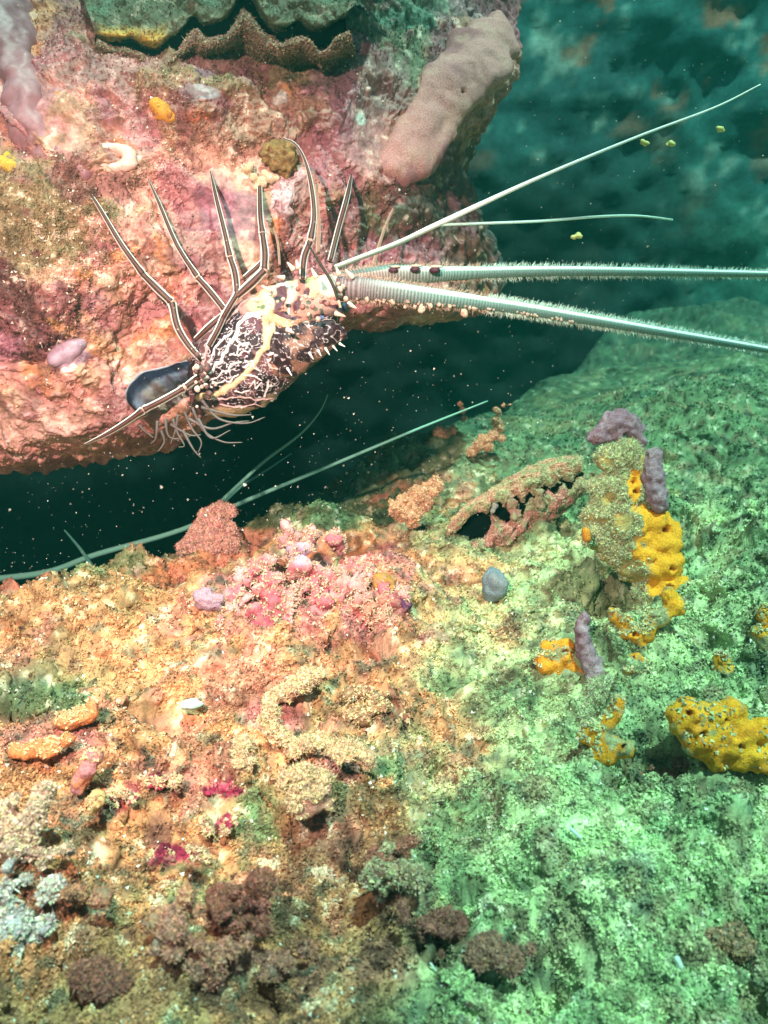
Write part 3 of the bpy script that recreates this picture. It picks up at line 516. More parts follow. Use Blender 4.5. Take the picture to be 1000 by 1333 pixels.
def lobster_tail():
    # smoky blue tail fan folded under the body
    nu, nvv = 60, 40; u = np.linspace(0, 1, nu)[:, None]; t = np.linspace(0, 1, nvv)[None, :]
    edge = cr([(258, 466, 0), (210, 478, 0), (182, 485, 0), (167, 502, 0), (165, 522, 0), (180, 536, 0)], nu)[:, :2]; inn = cr([(262, 486, 0), (238, 498, 0), (224, 508, 0), (208, 520, 0), (195, 534, 0), (184, 546, 0)], nu)[:, :2]
    X_ = edge[:, 0:1]*(1-t)+inn[:, 0:1]*t; Y_ = edge[:, 1:2]*(1-t)+inn[:, 1:2]*t; dd = .725-.016*np.sin(np.pi*t*.85)*np.ones_like(u)+.004*u
    v = P(X_.ravel(), Y_.ravel(), dd.ravel()); tt = np.broadcast_to(t, X_.shape).ravel(); v = v+FW*(.0035*np.sin(np.broadcast_to(u, X_.shape).ravel()*34)*tt+.004*fbm(v, .012, 3, 445))[:, None]; uu = np.broadcast_to(u, X_.shape).ravel()
    c = np.broadcast_to(np.array([.02, .02, .04]), v.shape); c = mixc(c, (.12, .13, .18), sst(.25, .6, tt+.12*fbm(v, .01, 2, 440))); c = mixc(c, (.22, .18, .15), sst(.2, .05, np.abs(uu-.62))*sst(.3, .7, tt)*.8); c = mixc(c, (.45, .42, .50), sst(.07, .02, tt)*.9)
    c = mixc(c, (.18, .19, .26), (np.abs(((uu*9) % 1)-.5) < .06)*sst(.3, .6, tt)*.7)
    f = gridf(nu, nvv); b = v+FW*.004*np.sin(np.pi*np.clip(tt, .02, .98))[:, None]; mk('tail_fan', *join([(v, f, c*.8), (b, f[:, ::-1], c*.8)]), M_DARK, lobster)
lobster_tail()
def antenna(path, r0, r1, colr, fringe, spines=0, name='antenna', seed=0):
    NA = 1500; q = cr(path, NA); w3 = P(q[:, 0], q[:, 1], q[:, 2]); s_ = np.linspace(0, 1, NA); rad = np.interp(s_, [0, .12, .3, 1], r0)*q[:, 2]/F
    rad = rad*(1+.02*np.sin(s_*1000))
    def cf(s2, A, v_):
        ring = .5+.5*np.sin(s2*1000); a_, b_ = np.array(colr[0]), np.array(colr[1]); m = sst(0, .25, s2)[:, None]; c = a_*(1-m)+b_*m; c = c*(.5+.45*((ring-.3)*(1-.8*sst(.15, .4, s2)))[:, None]); return mixc(c, (.92, .97, .93), sst(.55+.0*s2, .1, np.abs(((A+np.pi) % (2*np.pi))-np.pi-(-.8)))*sst(.0, .3, s2))  # pale line along the upper side is a painted highlight
    parts = [tube(w3, rad, 24, cf)]; an = mk(name, *join(parts), M_SHELL, lobster)
    rr = np.random.default_rng(seed)
    if fringe:
        i = rr.integers(20, NA-20, fringe); ang = rr.uniform(-1, 1, fringe); ref = CAM-w3; ref /= np.linalg.norm(ref, axis=1)[:, None]; t, n, b = frames(w3, ref)
        sd_ = np.where(rr.random(fringe) < .5, 1, -1)[:, None]; dr = b[i]*sd_+.5*ang[:, None]*n[i]; dr /= np.linalg.norm(dr, axis=1)[:, None]; p = w3[i]+dr*rad[i][:, None]*.9
        L = rr.uniform(.0015, .0065, fringe)*np.interp(s_[i], [0, .5, 1], [1, 1, .6]); col = np.where((s_[i] < .3)[:, None], np.array([[.55, .40, .32]]), np.array([[.70, .85, .75]]))
        v, f, c = strands(p, dr+.4*t[i], L, np.full(fringe, .00028), col, .25); mk('fringe', v, f, c, M_FLUFF, an, smooth=False, kind='stuff')
    return an, w3, rad
a1_, w1, r1_ = antenna([(440, 376, .683), (470, 376, .68), (560, 386, .68), (640, 396, .685), (700, 405, .69), (850, 430, .70), (1010, 457, .71), (1080, 470, .715)], [16, 14, 9, 3.2], None, [(.36, .26, .29), (.30, .52, .48)], 4800, name='antenna', seed=1)
a2_, w2, r2_ = antenna([(430, 366, .72), (500, 358, .735), (560, 357, .74), (620, 355, .75), (760, 353, .77), (1010, 357, .80), (1090, 358, .81)], [11, 13, 8, 3.0], None, [(.62, .34, .32), (.34, .54, .50)], 3000, name='antenna', seed=2)
# pale barnacles growing on the antenna
rr = np.random.default_rng(9); bp = []
for x, y, r_ in [(526, 377, 3.6), (530, 390, 5.5), (549, 404, 6.5), (528, 402, 3), (540, 402, 3), (561, 401, 3.5), (585, 402, 3.6), (605, 409, 5), (572, 398, 2.5), (618, 405, 2.6), (500, 393, 2.5), (512, 394, 2.5), (490, 392, 2.5), (578, 392, 2.2), (640, 412, 2.5), (478, 392, 3)]:
    bp.append(sphere(P(x, y-2, .676), r_*.8*.675/F, (.70, .48, .38), 14, 10, .0016, .003, (1, 1, 1.25)))
for q in range(60):
    i = rr.integers(60, 750); bp.append(sphere(w1[i]-UP*r1_[i]*rr.uniform(.7, 1.1)-FW*.003, rr.uniform(.0006, .0014), (.7, .5, .42), 7, 5))
mk('barnacles', *join(bp), M_SPONGE, a1_)
bp = []
for x, y, rx in [(512, 352, 6), (540, 351, 6), (566, 352, 7)]:
    bp.append(sphere(P(x, y, .728), rx*.73/F, (.08, .02, .04), 12, 8, 0, .01, (1.1, 1, .6))); bp.append(sphere(P(x+2, y-5, .729), rx*.73/F, (.72, .5, .42), 12, 8, 0, .01, (1.3, 1, .3)))
mk('knob', *join(bp), M_SHELL, a2_)
def antennule(path, rads, col, name='antennule', n=160):
    q = cr(path, n); return mk(name, *join([tube(P(q[:, 0], q[:, 1], q[:, 2]), np.interp(np.linspace(0, 1, n), np.linspace(0, 1, len(rads)), rads)*q[:, 2]/F, 12, col)]), M_SHELL, lobster)
def bandc(s2, A, v_):
    c = np.broadcast_to(np.array([.20, .30, .24]), v_.shape); return mixc(c, (.97, .98, .95), sst(.16, .3, s2)*.95+sst(.5, .9, np.cos(A+.9))*.6*(s2 < .3))
antennule([(436, 348, .70), (470, 335, .695), (522, 315, .69), (570, 292, .685), (700, 232, .68), (830, 178, .675), (930, 140, .67), (990, 110, .668)], [3.2, 3.6, 3.4, 2.2, 1.8, 1.4, .8], bandc)
antennule([(568, 293, .685), (620, 291, .69), (700, 288, .70), (780, 282, .71), (830, 281, .715), (876, 286, .72)], [1.8, 1.8, 1.8, 1.6, 1.2], (.62, .90, .80))
antennule([(400, 316, .655), (415, 340, .652), (432, 368, .65), (440, 390, .652), (444, 402, .655)], [1.0, 1.6, 2.0, 2.2, 1.6], lambda s2, A, v_: mixc(np.broadcast_to(np.array([.03, .02, .015]), v_.shape), (.6, .5, .4), sst(.1, .25, np.abs(s2-.93) < .05)*1.0))
e = thing if False else None
mk('eye', *sphere(P(447., 400., .668), .0042, (.02, .03, .05), 18, 12), M_SMOOTH, lobster)

# ------------------------------------------------------------------ growths on the rock face
def rball(x, y, r, off=0.0):
    d = float(rocksurf(x, y))-off; return np.r_[P(x, y, d), r*d/F]
def chain(pts, n):
    q = cr(np.array(pts, float), n); return q
def blobthing(name, label, cat, balls, colf, m=M_SPONGE, vox=.0022, smooth=4, nz=.0012, nsc=.008, osc=(), oscd=.007, group=None, parent=None, dark=None):
    v, f, nn = remesh(balls, vox, smooth, nz, nsc); c = colf(v, nn)
    for (x, y, r) in osc:
        px, py, d = proj(v); e = ell(px, py, x, y, r, r); fr = (nn@FW < .1); k = np.exp(-e**4)*fr; c = mixc(c, dark or (.30, .12, .01), sst(1.0, .5, e)*fr); v = v+FW*(oscd*k)[:, None]-nn*(-.0012*np.exp(-((e-1.35)/.35)**2)*fr)[:, None]
    return mk(name, v, f, c, m, parent, label if parent is None else None, cat if parent is None else None, group)
def col1(base, alt, sc_=.01, amt=.6, alt2=None):
    def f(v, nn):
        c = np.broadcast_to(np.array(base, float), v.shape); c = mixc(c, alt, sst(-.1, .5, fbm(v, sc_, 4, 500))*amt)
        if alt2: c = mixc(c, alt2, sst(.2, .6, fbm(v, sc_*.5, 3, 505))*.6)
        return c
    return f
LPOLY = np.array([(652, 8), (672, 60), (664, 95), (612, 140), (585, 185), (560, 222), (520, 240), (492, 225), (512, 180), (535, 140), (540, 95), (585, 55), (618, 30)], float)
def inpoly(x, y, pl):
    c = False; j = len(pl)-1
    for i in range(len(pl)):
        if (pl[i][1] > y) != (pl[j][1] > y) and x < (pl[j][0]-pl[i][0])*(y-pl[i][1])/(pl[j][1]-pl[i][1])+pl[i][0]: c = not c
        j = i
    return c
lob = [(x+(y//9 % 2)*4, y, 15+3*math.sin(x*.05+y*.03)) for y in range(12, 240, 9) for x in range(490, 680, 9) if inpoly(x, y, LPOLY) and segdist(np.array([x*1.]), np.array([y*1.]), [tuple(q) for q in LPOLY]+[tuple(LPOLY[0])])[0] > 9]
lob_old = [(655, 20, 16), (650, 45, 24), (640, 75, 30), (622, 55, 28), (600, 70, 26), (610, 105, 26), (585, 95, 26), (590, 130, 26), (565, 125, 26), (570, 160, 24), (550, 155, 24), (548, 190, 26), (530, 205, 22), (520, 180, 20), (505, 222, 16), (540, 110, 18), (575, 60, 16)]
blobthing('lobed_sponge', 'smooth pale pink lobed sponge on the upper right edge of the rock', 'sponge', [rball(x, y, r, .000+.00016*(x-490)) for x, y, r in lob], col1((.60, .28, .27), (.36, .14, .16), .03, .8, (.66, .36, .31)), M_SPONGE, .003, 12, .006, .035, [(602, 118, 3)])
blobthing('finger_sponge', 'mauve finger sponge running down the left edge of the rock', 'sponge', [rball(x, y, r, -.002) for x, y, r in chain([(-20, -20, 40), (10, 20, 38), (14, 70, 30), (30, 115, 30), (40, 150, 32), (62, 185, 26), (95, 215, 20), (128, 238, 10)], 26)], col1((.32, .15, .18), (.38, .21, .24), .03, .8, (.22, .08, .10)), M_SOFT, .003, 6, .006, .022)
blobthing('orange_sponge', 'bright amber lump of sponge on the rock above the lobster legs', 'sponge', [rball(x, y, r, .006) for x, y, r in [(204, 136, 10), (214, 146, 12), (222, 152, 8), (208, 150, 8)]], col1((.75, .33, .05), (.55, .20, .04), .006, .7), osc=[(220, 150, 3)])
blobthing('orange_sponge', 'pale orange knobbly sponge near the mauve finger sponge', 'sponge', [rball(x, y, r, .004) for x, y, r in [(80, 132, 14), (92, 138, 14), (72, 145, 10), (130, 136, 10), (128, 142, 8)]], col1((.68, .24, .10), (.75, .40, .18), .006, .7), nz=.002)
blobthing('orange_sponge', 'small mustard sponge at the far left edge of the brown turf', 'sponge', [rball(x, y, r, .012) for x, y, r in [(10, 205, 8), (16, 218, 10), (4, 212, 9), (20, 210, 5)]], col1((.62, .38, .06), (.4, .25, .08), .006, .7))
q = [(145+30*math.cos(t), 205+13*math.sin(t), 7.5) for t in np.linspace(.5, 6.0, 22)]
blobthing('ring_sponge', 'pale pink ring shaped growth with a reddish hollow on the rock', 'sponge', [rball(x, y, r, .006) for x, y, r in q]+[rball(165, 198, 10, .006), rball(120, 210, 9, .006)], col1((.72, .46, .40), (.62, .30, .26), .008, .6), M_SOFT, nz=.0018)
blobthing('brown_barnacle', 'rough olive brown round lump below the curled leg tip', 'barnacle', [rball(x, y, r, .008) for x, y, r in [(365, 205, 20), (352, 200, 12), (376, 196, 12), (372, 214, 14)]], col1((.28, .16, .06), (.45, .28, .12), .005, .7, (.12, .06, .04)), vox=.0016, smooth=1, nz=.004, nsc=.006)
blobthing('cream_growth', 'cream branching growth at the tip of the fourth leg', 'growth', [rball(x, y, r, .01) for x, y, r in [(322, 222, 5), (330, 232, 6), (340, 238, 6), (352, 232, 6), (360, 232, 5), (326, 214, 4), (345, 226, 4), (334, 244, 5)]], col1((.70, .52, .36), (.62, .34, .18), .005, .7), vox=.0014, smooth=1, nz=.002)
blobthing('mauve_crust', 'flat smooth mauve grey crust beside the dark red hollow on the left', 'crust', [rball(x, y, r, -.009) for x, y, r in [(72, 468, 12), (84, 460, 14), (96, 452, 14), (104, 446, 10), (90, 464, 12)]], col1((.36, .24, .32), (.30, .18, .24), .01, .6), M_SOFT, nz=.0015, smooth=8)
def dustpart(o, n, col=(.44, .46, .26), up=-.2, sz=(.0006, .0016), thr=-.1, hair=0, keep=None):
    me = o.data; v = np.zeros(len(me.vertices)*3); me.vertices.foreach_get('co', v); v = v.reshape(-1, 3)+ORG[o]; f = np.zeros(len(me.loops), np.int32); me.loops.foreach_get('vertex_index', f); f = f.reshape(-1, 4)
    p, nn, i = surfpts(v, f, n); k = (nn[:, 2] > up) & (fbm(p, .014, 4, 710)-.45*nn[:, 2] < thr+.25)
    if keep: k &= keep(*proj(p)[:2], p)
    k = k; p, nn = p[k], nn[k]; m = len(p); c = np.array(col)[None]*RNG.uniform(.5, 1.6, (m, 1))*RNG.uniform(.85, 1.15, (m, 3))
    parts = [crumbs(p+nn*.0005, RNG.uniform(sz[0], sz[1], m), c)]
    if hair: j = RNG.choice(m, min(hair, m)); parts.append(strands(p[j], nn[j], RNG.uniform(.002, .006, len(j)), np.full(len(j), .0003), c[j]))
    vv, ff, cc = join(parts); mk('silt_coat', vv, ff, cc, M_FLUFF, o, kind='stuff', smooth=False)
# zigzag oyster at the top of the rock
oyster = thing('giant_oyster', 'huge oyster with a zigzag dark gape along the top of the rock', 'oyster', P(290., 60., .72))
def shell(edge, top, d0, d1, col, colr, name, sgn):
    col = tuple(.5*k for k in col); colr = tuple(.6*k for k in colr)
    n = 420; m = 70; E = cr(np.array([e+(0,) for e in edge], float), n)[:, :2]; T = cr(np.array([e+(0,) for e in top], float), n)[:, :2]; t = np.linspace(0, 1, m)[None, :, None]
    Q = (E[:, None]*(1-t)+T[:, None]*t).reshape(-1, 2); tt = np.broadcast_to(np.linspace(0, 1, m)[None], (n, m)).ravel(); d = d0+(d1-d0)*tt-.014*np.sin(np.pi*np.minimum(tt*1.4, 1))
    d = d+.010*np.exp(-(tt/.03)**2); v = P(Q[:, 0], Q[:, 1], d); v = v+FW*(.006*fbm(v, .02, 4, 600)+.002*fbm(v, .006, 3, 604))[:, None]
    n1 = fbm(v, .02, 4, 610); c = np.broadcast_to(np.array(col, float), v.shape); c = mixc(c, (.10, .16, .10), sst(-.1, .5, n1)*.7); c = mixc(c, (.40, .32, .24), sst(.2, .6, fbm(v, .009, 3, 612))*.5)
    c = mixc(c, colr, sst(.16, .04, tt+.05*n1)*.85); c = mixc(c, (.60, .34, .06), sst(.2, .05, tt)*sst(1.2, .8, np.abs(Q[:, 0]-172)/42)*(sgn > 0))
    b = np.vstack([v.reshape(n, m, 3)[:, 0]+FW*.03*k for k in (0, .4, 1)]); fb = gridf(3, n)
    o = mk(name, *join([(v, gridf(n, m), c), (b, fb, np.array([.04, .03, .03]))]), M_ROCK, oyster); dustpart(o, 16000, (.11, .13, .08) if sgn > 0 else (.30, .19, .14), up=-1, thr=9, hair=1500)
shell(CRK_HI, [(90, -60), (200, -90), (320, -110), (420, -90), (520, -60)], .735, .80, (.20, .18, .11), (.22, .20, .12), 'upper_shell', 1)
LO2 = [(x, y+9) for x, y in CRK_LO]
shell([(x, y+2) for x, y in CRK_LO], [(118, 75), (200, 104), (280, 84), (360, 92), (465, 75)], .736, .80, (.30, .17, .11), (.36, .28, .20), 'lower_shell', -1)
# black strip painted in as the shade in the mouth between the shells
gp = [(a[0], (a[1]+b[1])/2) for a, b in zip(CRK_HI, CRK_LO)]
q = cr(np.array([g+(0,) for g in gp]), 200); mk('gape', *join([tube(P(q[:, 0], q[:, 1], np.full(200, .752)), np.full(200, 13*.75/F), 12, (.004, .008, .010), flat=.4)]), M_DARK, oyster)
# ------------------------------------------------------------------ growths on the seabed
def fball(x, y, r, d): return np.r_[P(x, y, d), r*d/F]
def silted(base, alt, silt=.7, pal=(.40, .42, .22), s=0):
    def f(v, nn):
        c = np.broadcast_to(np.array(base, float), v.shape); c = mixc(c, alt, sst(-.2, .5, fbm(v, .008, 3, 700+s))*.5)
        if silt: n1 = fbm(v, .014, 4, 710+s)+.5*fbm(v, .005, 2, 713); c = mixc(c, pal, sst(.5, -.1, n1+.0-.45*nn[:, 2]*silt+(1-silt)*.9))
        return c*(1+.3*fbm(v, .003, 2, 716))[:, None]
    return f
YEL, OCH = (.97, .46, .03), (.85, .26, .012)
d0 = floorhit(825, 800)-.01
col_ = [(800, 600, 22), (825, 605, 20), (790, 640, 22), (815, 640, 26), (840, 625, 16), (785, 670, 24), (815, 680, 30), (850, 680, 22), (775, 700, 18), (800, 715, 20), (830, 715, 24), (860, 705, 24), (872, 690, 14), (865, 735, 22), (845, 745, 18), (880, 760, 14), (868, 775, 20), (850, 790, 18), (878, 790, 12), (840, 770, 16), (820, 745, 14), (815, 585, 16)]
column = blobthing('sponge_column', 'tall leaning sponge column coated with green silt and yellow down one side', 'sponge', [fball(x, y, r, d0+.0) for x, y, r in col_],
    lambda v, nn: (lambda px, py, c: mixc(c, YEL, sst(.2, .6, sst(822, 858, px-.15*(py-700)+8+18*fbm(v, .012, 3, 720))*sst(640, 680, py)+sst(1.2, .7, ell(px, py, 826, 632, 9, 24))+.3*fbm(v, .006, 2, 722))))(*proj(v)[:2], silted((.50, .38, .12), (.36, .36, .18), .9)(v, nn)), M_SPONGE, .0022, 3, .004, .010, [(868, 690, 5), (826, 627, 4), (829, 640, 4), (876, 740, 4), (872, 765, 4)])
dustpart(column, 40000, hair=6000, keep=lambda px, py, p: ~((px-.15*(py-700)+18*fbm(p, .012, 3, 720) > 830) & (py > 655)) & (ell(px, py, 826, 632, 9, 22) > 1))
def purple(name, label, pts, d, nn_=24, par=None, flat=1):
    q = chain(pts, nn_); balls = [fball(x, y, r, d) for x, y, r in q]
    return blobthing(name, label, 'sponge', balls, col1((.34, .22, .28), (.50, .40, .45), .006, .7, (.18, .09, .13)), M_SPONGE, .0016, 3, .0018, .004)
v_, f_, n_ = remesh([fball(x, y, r, d0+.01) for x, y, r in [(780, 568, 12), (788, 560, 14), (798, 550, 16), (808, 546, 15), (818, 552, 15), (828, 562, 12), (832, 575, 10), (832, 588, 10), (803, 562, 12), (790, 568, 10), (772, 570, 8)]], .0016, 4, .0024, .005)
mk('fan_sponge', v_, f_, col1((.30, .18, .24), (.42, .32, .38), .006, .7, (.18, .09, .13))(v_, n_), M_SPONGE, None, 'mauve fan shaped sponge on top of the silty sponge column', 'sponge')
purple('finger_sponge', 'purple grey finger sponge standing right of the column top', [(852, 592, 11), (850, 615, 14), (853, 640, 15), (858, 656, 12)], d0-.012)
purple('finger_sponge', 'slender bent purple finger sponge with pale tip beside the yellow sponge', [(762, 805, 8), (758, 825, 10), (764, 850, 12), (774, 872, 14), (776, 890, 13)], d0-.09)
def yel(label, pts, base, osc=(), dust=2500, cols=(YEL, OCH), silt=.35, off=0, n=None, group=None):
    d = floorhit(*base)+off; b = [fball(x, y, r*1.12, d-.006+dz) for x, y, r, dz in [tuple(p)+(0,)*(4-len(p)) for p in pts]]
    o = blobthing('yellow_sponge', label, 'sponge', b, silted(cols[0], cols[1], silt, s=len(pts)), M_SPONGE, .0017, 3, .0020, .006, osc)
    if dust: dustpart(o, dust, up=.3, thr=-.65)
    return o
yel('broad golden sponge with rounded lobes low at the right edge', [(895, 935, 24), (910, 960, 24), (925, 940, 24), (940, 965, 24), (930, 975, 20), (960, 955, 22), (965, 980, 20), (985, 985, 18), (1005, 990, 18), (1030, 985, 20), (990, 950, 16), (955, 925, 16), (885, 925, 12), (935, 990, 14)], (935, 985), [(917, 957, 5), (900, 930, 4), (965, 972, 3.5), (946, 938, 3), (985, 930, 3)], 1500, silt=.1)
yel('upright yellow sponge finger behind the broad golden sponge', [(938, 858, 10), (940, 872, 12), (938, 888, 12), (945, 900, 12), (930, 895, 10)], (938, 905), [(942, 858, 3), (941, 882, 3.5)], 2500, silt=.25)
yel('yellow sponge lump cut by the right edge of the picture, upper one', [(995, 830, 16), (1010, 815, 20), (1010, 840, 18), (1000, 800, 12)], (1000, 850), [], 1200, silt=.12)
yel('flat yellow sponge sheet at the right edge behind the golden one', [(985, 918, 10), (1000, 910, 12), (1020, 915, 14), (975, 925, 8)], (1000, 925), [], 1200, silt=.12)
yel('orange yellow sponge lump left of the bent purple finger', [(715, 845, 12), (712, 862, 15), (730, 855, 16), (728, 870, 13), (745, 868, 14), (755, 872, 11), (738, 842, 10)], (735, 885), [(737, 850, 3.5)], 2500, ((.90, .38, .03), (.80, .26, .02)), .15)
yel('chain of small yellow sponge knobs with round pores right of the purple finger', [(800, 800, 9), (815, 812, 11), (825, 825, 13), (840, 822, 12), (850, 808, 12), (862, 800, 10), (878, 790, 13), (872, 775, 10), (832, 838, 9), (818, 826, 10)], (830, 850), [(828, 826, 3.5), (842, 818, 3), (853, 805, 3)], 3000, silt=.15)
yel('small yellow knob below the chain of sponge knobs', [(832, 868, 11), (838, 880, 9), (828, 858, 9), (820, 870, 7)], (833, 890), [(834, 872, 3)], 1200, silt=.15)
yel('forked orange sponge below the purple finger in the middle right', [(770, 950, 11), (762, 962, 9), (785, 965, 14), (800, 972, 14), (812, 976, 12), (790, 985, 14), (776, 982, 11), (790, 940, 9), (800, 928, 10), (806, 915, 9)], (790, 995), [(812, 972, 3)], 4000, ((.92, .42, .03), (.80, .28, .02)), .15)
b_ = blobthing('orange_sponge', 'small smooth orange knob on the left side of the sponge column', 'sponge', [fball(763, 692, 8, d0-.03), fball(764, 700, 8, d0-.03)], col1((.72, .30, .03), (.6, .2, .02), .008, .5))
blobthing('silty_mound', 'silt coated mound carrying the forked orange sponge', 'sponge', [fball(x, y, r, floorhit(785, 950)+.008) for x, y, r in [(780, 905, 20), (800, 920, 22), (770, 925, 18), (790, 935, 20), (815, 905, 14), (825, 930, 14)]], silted((.30, .30, .16), (.36, .42, .22), 1), M_SPONGE, .002, 2, .005, .010)
dustpart(bpy.data.objects['silty_mound'], 14000, (.38, .46, .28), hair=2500)
# tan hydroid tufts on the slope
def tuft(label, pts, base, cols=(.62, .36, .22), hair=1500, nz=.005):
    d = floorhit(*base)+.0; o = blobthing('hydroid_tuft', label, 'hydroid', [fball(x, y, r, d) for x, y, r in pts], col1(cols, (.50, .26, .16), .008, .7, (.72, .5, .36)), M_SPONGE, .0018, 1, nz, .006)
    dustpart(o, hair*3, cols, up=-1, thr=9, hair=hair)
tuft('dense salmon tuft on the green slope left of the gaping clam', [(515, 660, 9), (530, 655, 11), (545, 645, 12), (560, 636, 11), (570, 630, 8), (540, 668, 10), (525, 672, 8), (555, 655, 9), (535, 680, 8)], (540, 685))
tuft('tall branching salmon tuft on the green slope below the antenna tip', [(655, 528, 2.5), (648, 536, 4), (646, 548, 6), (650, 558, 6), (642, 568, 6), (632, 572, 6), (622, 580, 7), (636, 582, 6), (614, 588, 6), (664, 526, 2), (626, 568, 4), (652, 570, 4)], (625, 598), hair=900, nz=.003)
tuft('small salmon tuft left of the tall branching one', [(570, 562, 5), (580, 566, 6), (590, 560, 5), (602, 535, 4), (600, 525, 3), (604, 545, 3)], (580, 575), hair=600, nz=.003)
tuft('round little salmon tuft on the crest of the slope', [(508, 602, 6), (518, 600, 7), (524, 604, 5)], (515, 612), hair=500, nz=.003)
# pink and red crusted cluster
pk = [(300, 800, 10), (285, 815, 10), (270, 785, 10), (310, 780, 10), (440, 745, 12), (460, 740, 10), (480, 745, 10), (375, 700, 10), (405, 700, 12), (440, 700, 10), (320, 840, 9), (505, 815, 9), (330, 745, 14), (345, 738, 12), (352, 765, 14), (365, 780, 16), (340, 800, 14), (330, 820, 12), (375, 800, 14), (390, 720, 10), (395, 745, 14), (410, 765, 14), (428, 760, 14), (445, 775, 14), (415, 785, 14), (385, 770, 12), (465, 790, 14), (480, 800, 14), (500, 780, 12), (515, 790, 12), (500, 805, 13), (520, 770, 9), (350, 830, 8), (470, 765, 10)]
dpk = floorhit(400, 830)-.012
bp_ = thing('pink_ascidians', 'knobbly cluster of pink and magenta sea squirts on the reef crest', 'sea squirt', P(400., 830., dpk))
blobthing('body', '', '', [fball(x, y, r, dpk+(y-800)*-.0004) for x, y, r in pk], lambda v, nn: (lambda c, px, py: mixc(mixc(mixc(c, (.62, .12, .18), sst(.0, .5, fbm(v, .018, 3, 730))*.8), (.62, .42, .62), sst(1.2, .5, ell(px, py, 392, 722, 12, 18))*.9), (.62, .24, .12), sst(1.2, .5, ell(px, py, 495, 795, 40, 22))*.6))(col1((.74, .36, .36), (.74, .46, .48), .012, .8, (.55, .14, .14))(v, nn), *proj(v)[:2]), M_SPONGE, .0015, 0, .009, .007, parent=bp_)
for x, y, r, cc in [(270, 782, 14, (.62, .40, .52)), (388, 718, 10, (.56, .38, .62)), (430, 785, 9, (.62, .24, .06)), (355, 775, 9, (.62, .10, .16)), (510, 782, 9, (.42, .10, .12)), (500, 762, 9, (.68, .34, .08)), (340, 815, 9, (.66, .10, .18)), (525, 790, 6, (.15, .04, .12)), (415, 800, 10, (.68, .28, .30)), (452, 762, 9, (.75, .45, .42))]:
    v_, f_, c_ = sphere(P(x, y, dpk-.001-(y-800)*.0004), r*1.25*dpk/F, cc, 36, 24, .005, .010, (1.2, .9, .9)); mk('knob', v_, f_, mixc(np.broadcast_to(np.array(cc)*.8, v_.shape), (.5, .22, .20), sst(.1, .5, fbm(v_, .006, 3, 740))*.7), M_SPONGE, bp_)
v_ = np.array([o_.data.vertices[i].co for o_ in bp_.children if o_.name.startswith('body') for i in range(0, len(o_.data.vertices), 6)])+ORG[bp_]
nh = 9000; i = RNG.integers(0, len(v_), nh); a = strands(v_[i], np.tile([0, -.6, .6], (nh, 1)), RNG.uniform(.002, .007, nh), np.full(nh, .00028), np.array([[.72, .5, .38]])*RNG.uniform(.6, 1.2, (nh, 1)), .8); b = crumbs(v_[i]+RNG.normal(size=(nh, 3))*.001, RNG.uniform(.0006, .0016, nh), np.array([[.70, .48, .34]])*RNG.uniform(.6, 1.3, (nh, 1))); mk('silt_coat', *join([a, b]), M_FLUFF, bp_, kind='stuff', smooth=False)
dk = floorhit(272, 722)+.01
o = blobthing('pink_mound', 'pink crusted mound rising alone at the edge of the dark crevice', 'sponge', [fball(x, y, r, dk) for x, y, r in [(270, 675, 14), (285, 668, 13), (298, 664, 10), (262, 695, 16), (285, 690, 18), (300, 690, 10), (250, 712, 14), (275, 712, 18), (297, 710, 12), (240, 725, 10)]], lambda v, nn: (lambda c, px, py: mixc(mixc(c, (.62, .18, .22), sst(1.1, .6, ell(px, py, 282, 688, 22, 9))*.9), (.58, .40, .60), sst(1.1, .6, ell(px, py, 270, 692, 8, 6))))(col1((.68, .34, .32), (.56, .26, .24), .008, .7)(v, nn), *proj(v)[:2]), M_SPONGE, .002, 1, .005, .008); dustpart(o, 9000, (.68, .42, .34), up=-1, thr=9, hair=2500)
# gaping clam with a black zigzag mouth
dc = floorhit(640, 715)+.005
clam = thing('gaping_clam', 'long crusted clam with a black zigzag gape leaning on the sponge column', 'clam', P(650., 715., dc))
UPL = [(583, 703), (594, 692), (603, 680), (612, 670), (624, 664), (633, 668), (640, 656), (650, 652), (656, 660), (664, 650), (672, 644), (680, 654), (688, 640), (696, 645), (706, 632), (718, 634), (730, 624), (742, 627), (756, 614)]
LOL = [(583, 706), (598, 708), (615, 706), (630, 700), (642, 695), (640, 680), (655, 680), (664, 686), (672, 674), (680, 668), (690, 672), (702, 662), (712, 664), (722, 652), (732, 654), (742, 642), (752, 640), (758, 628), (762, 618)]
_u = np.array(UPL, float); LOL = [(x, y) if x < 640 else (x, np.interp(x, _u[:, 0], _u[:, 1])+a) for (x, y), a in zip(LOL, [0, 0, 0, 0, 24, 12, 20, 28, 9, 20, 7, 16, 6, 14, 6, 12, 4, 8, 3])]
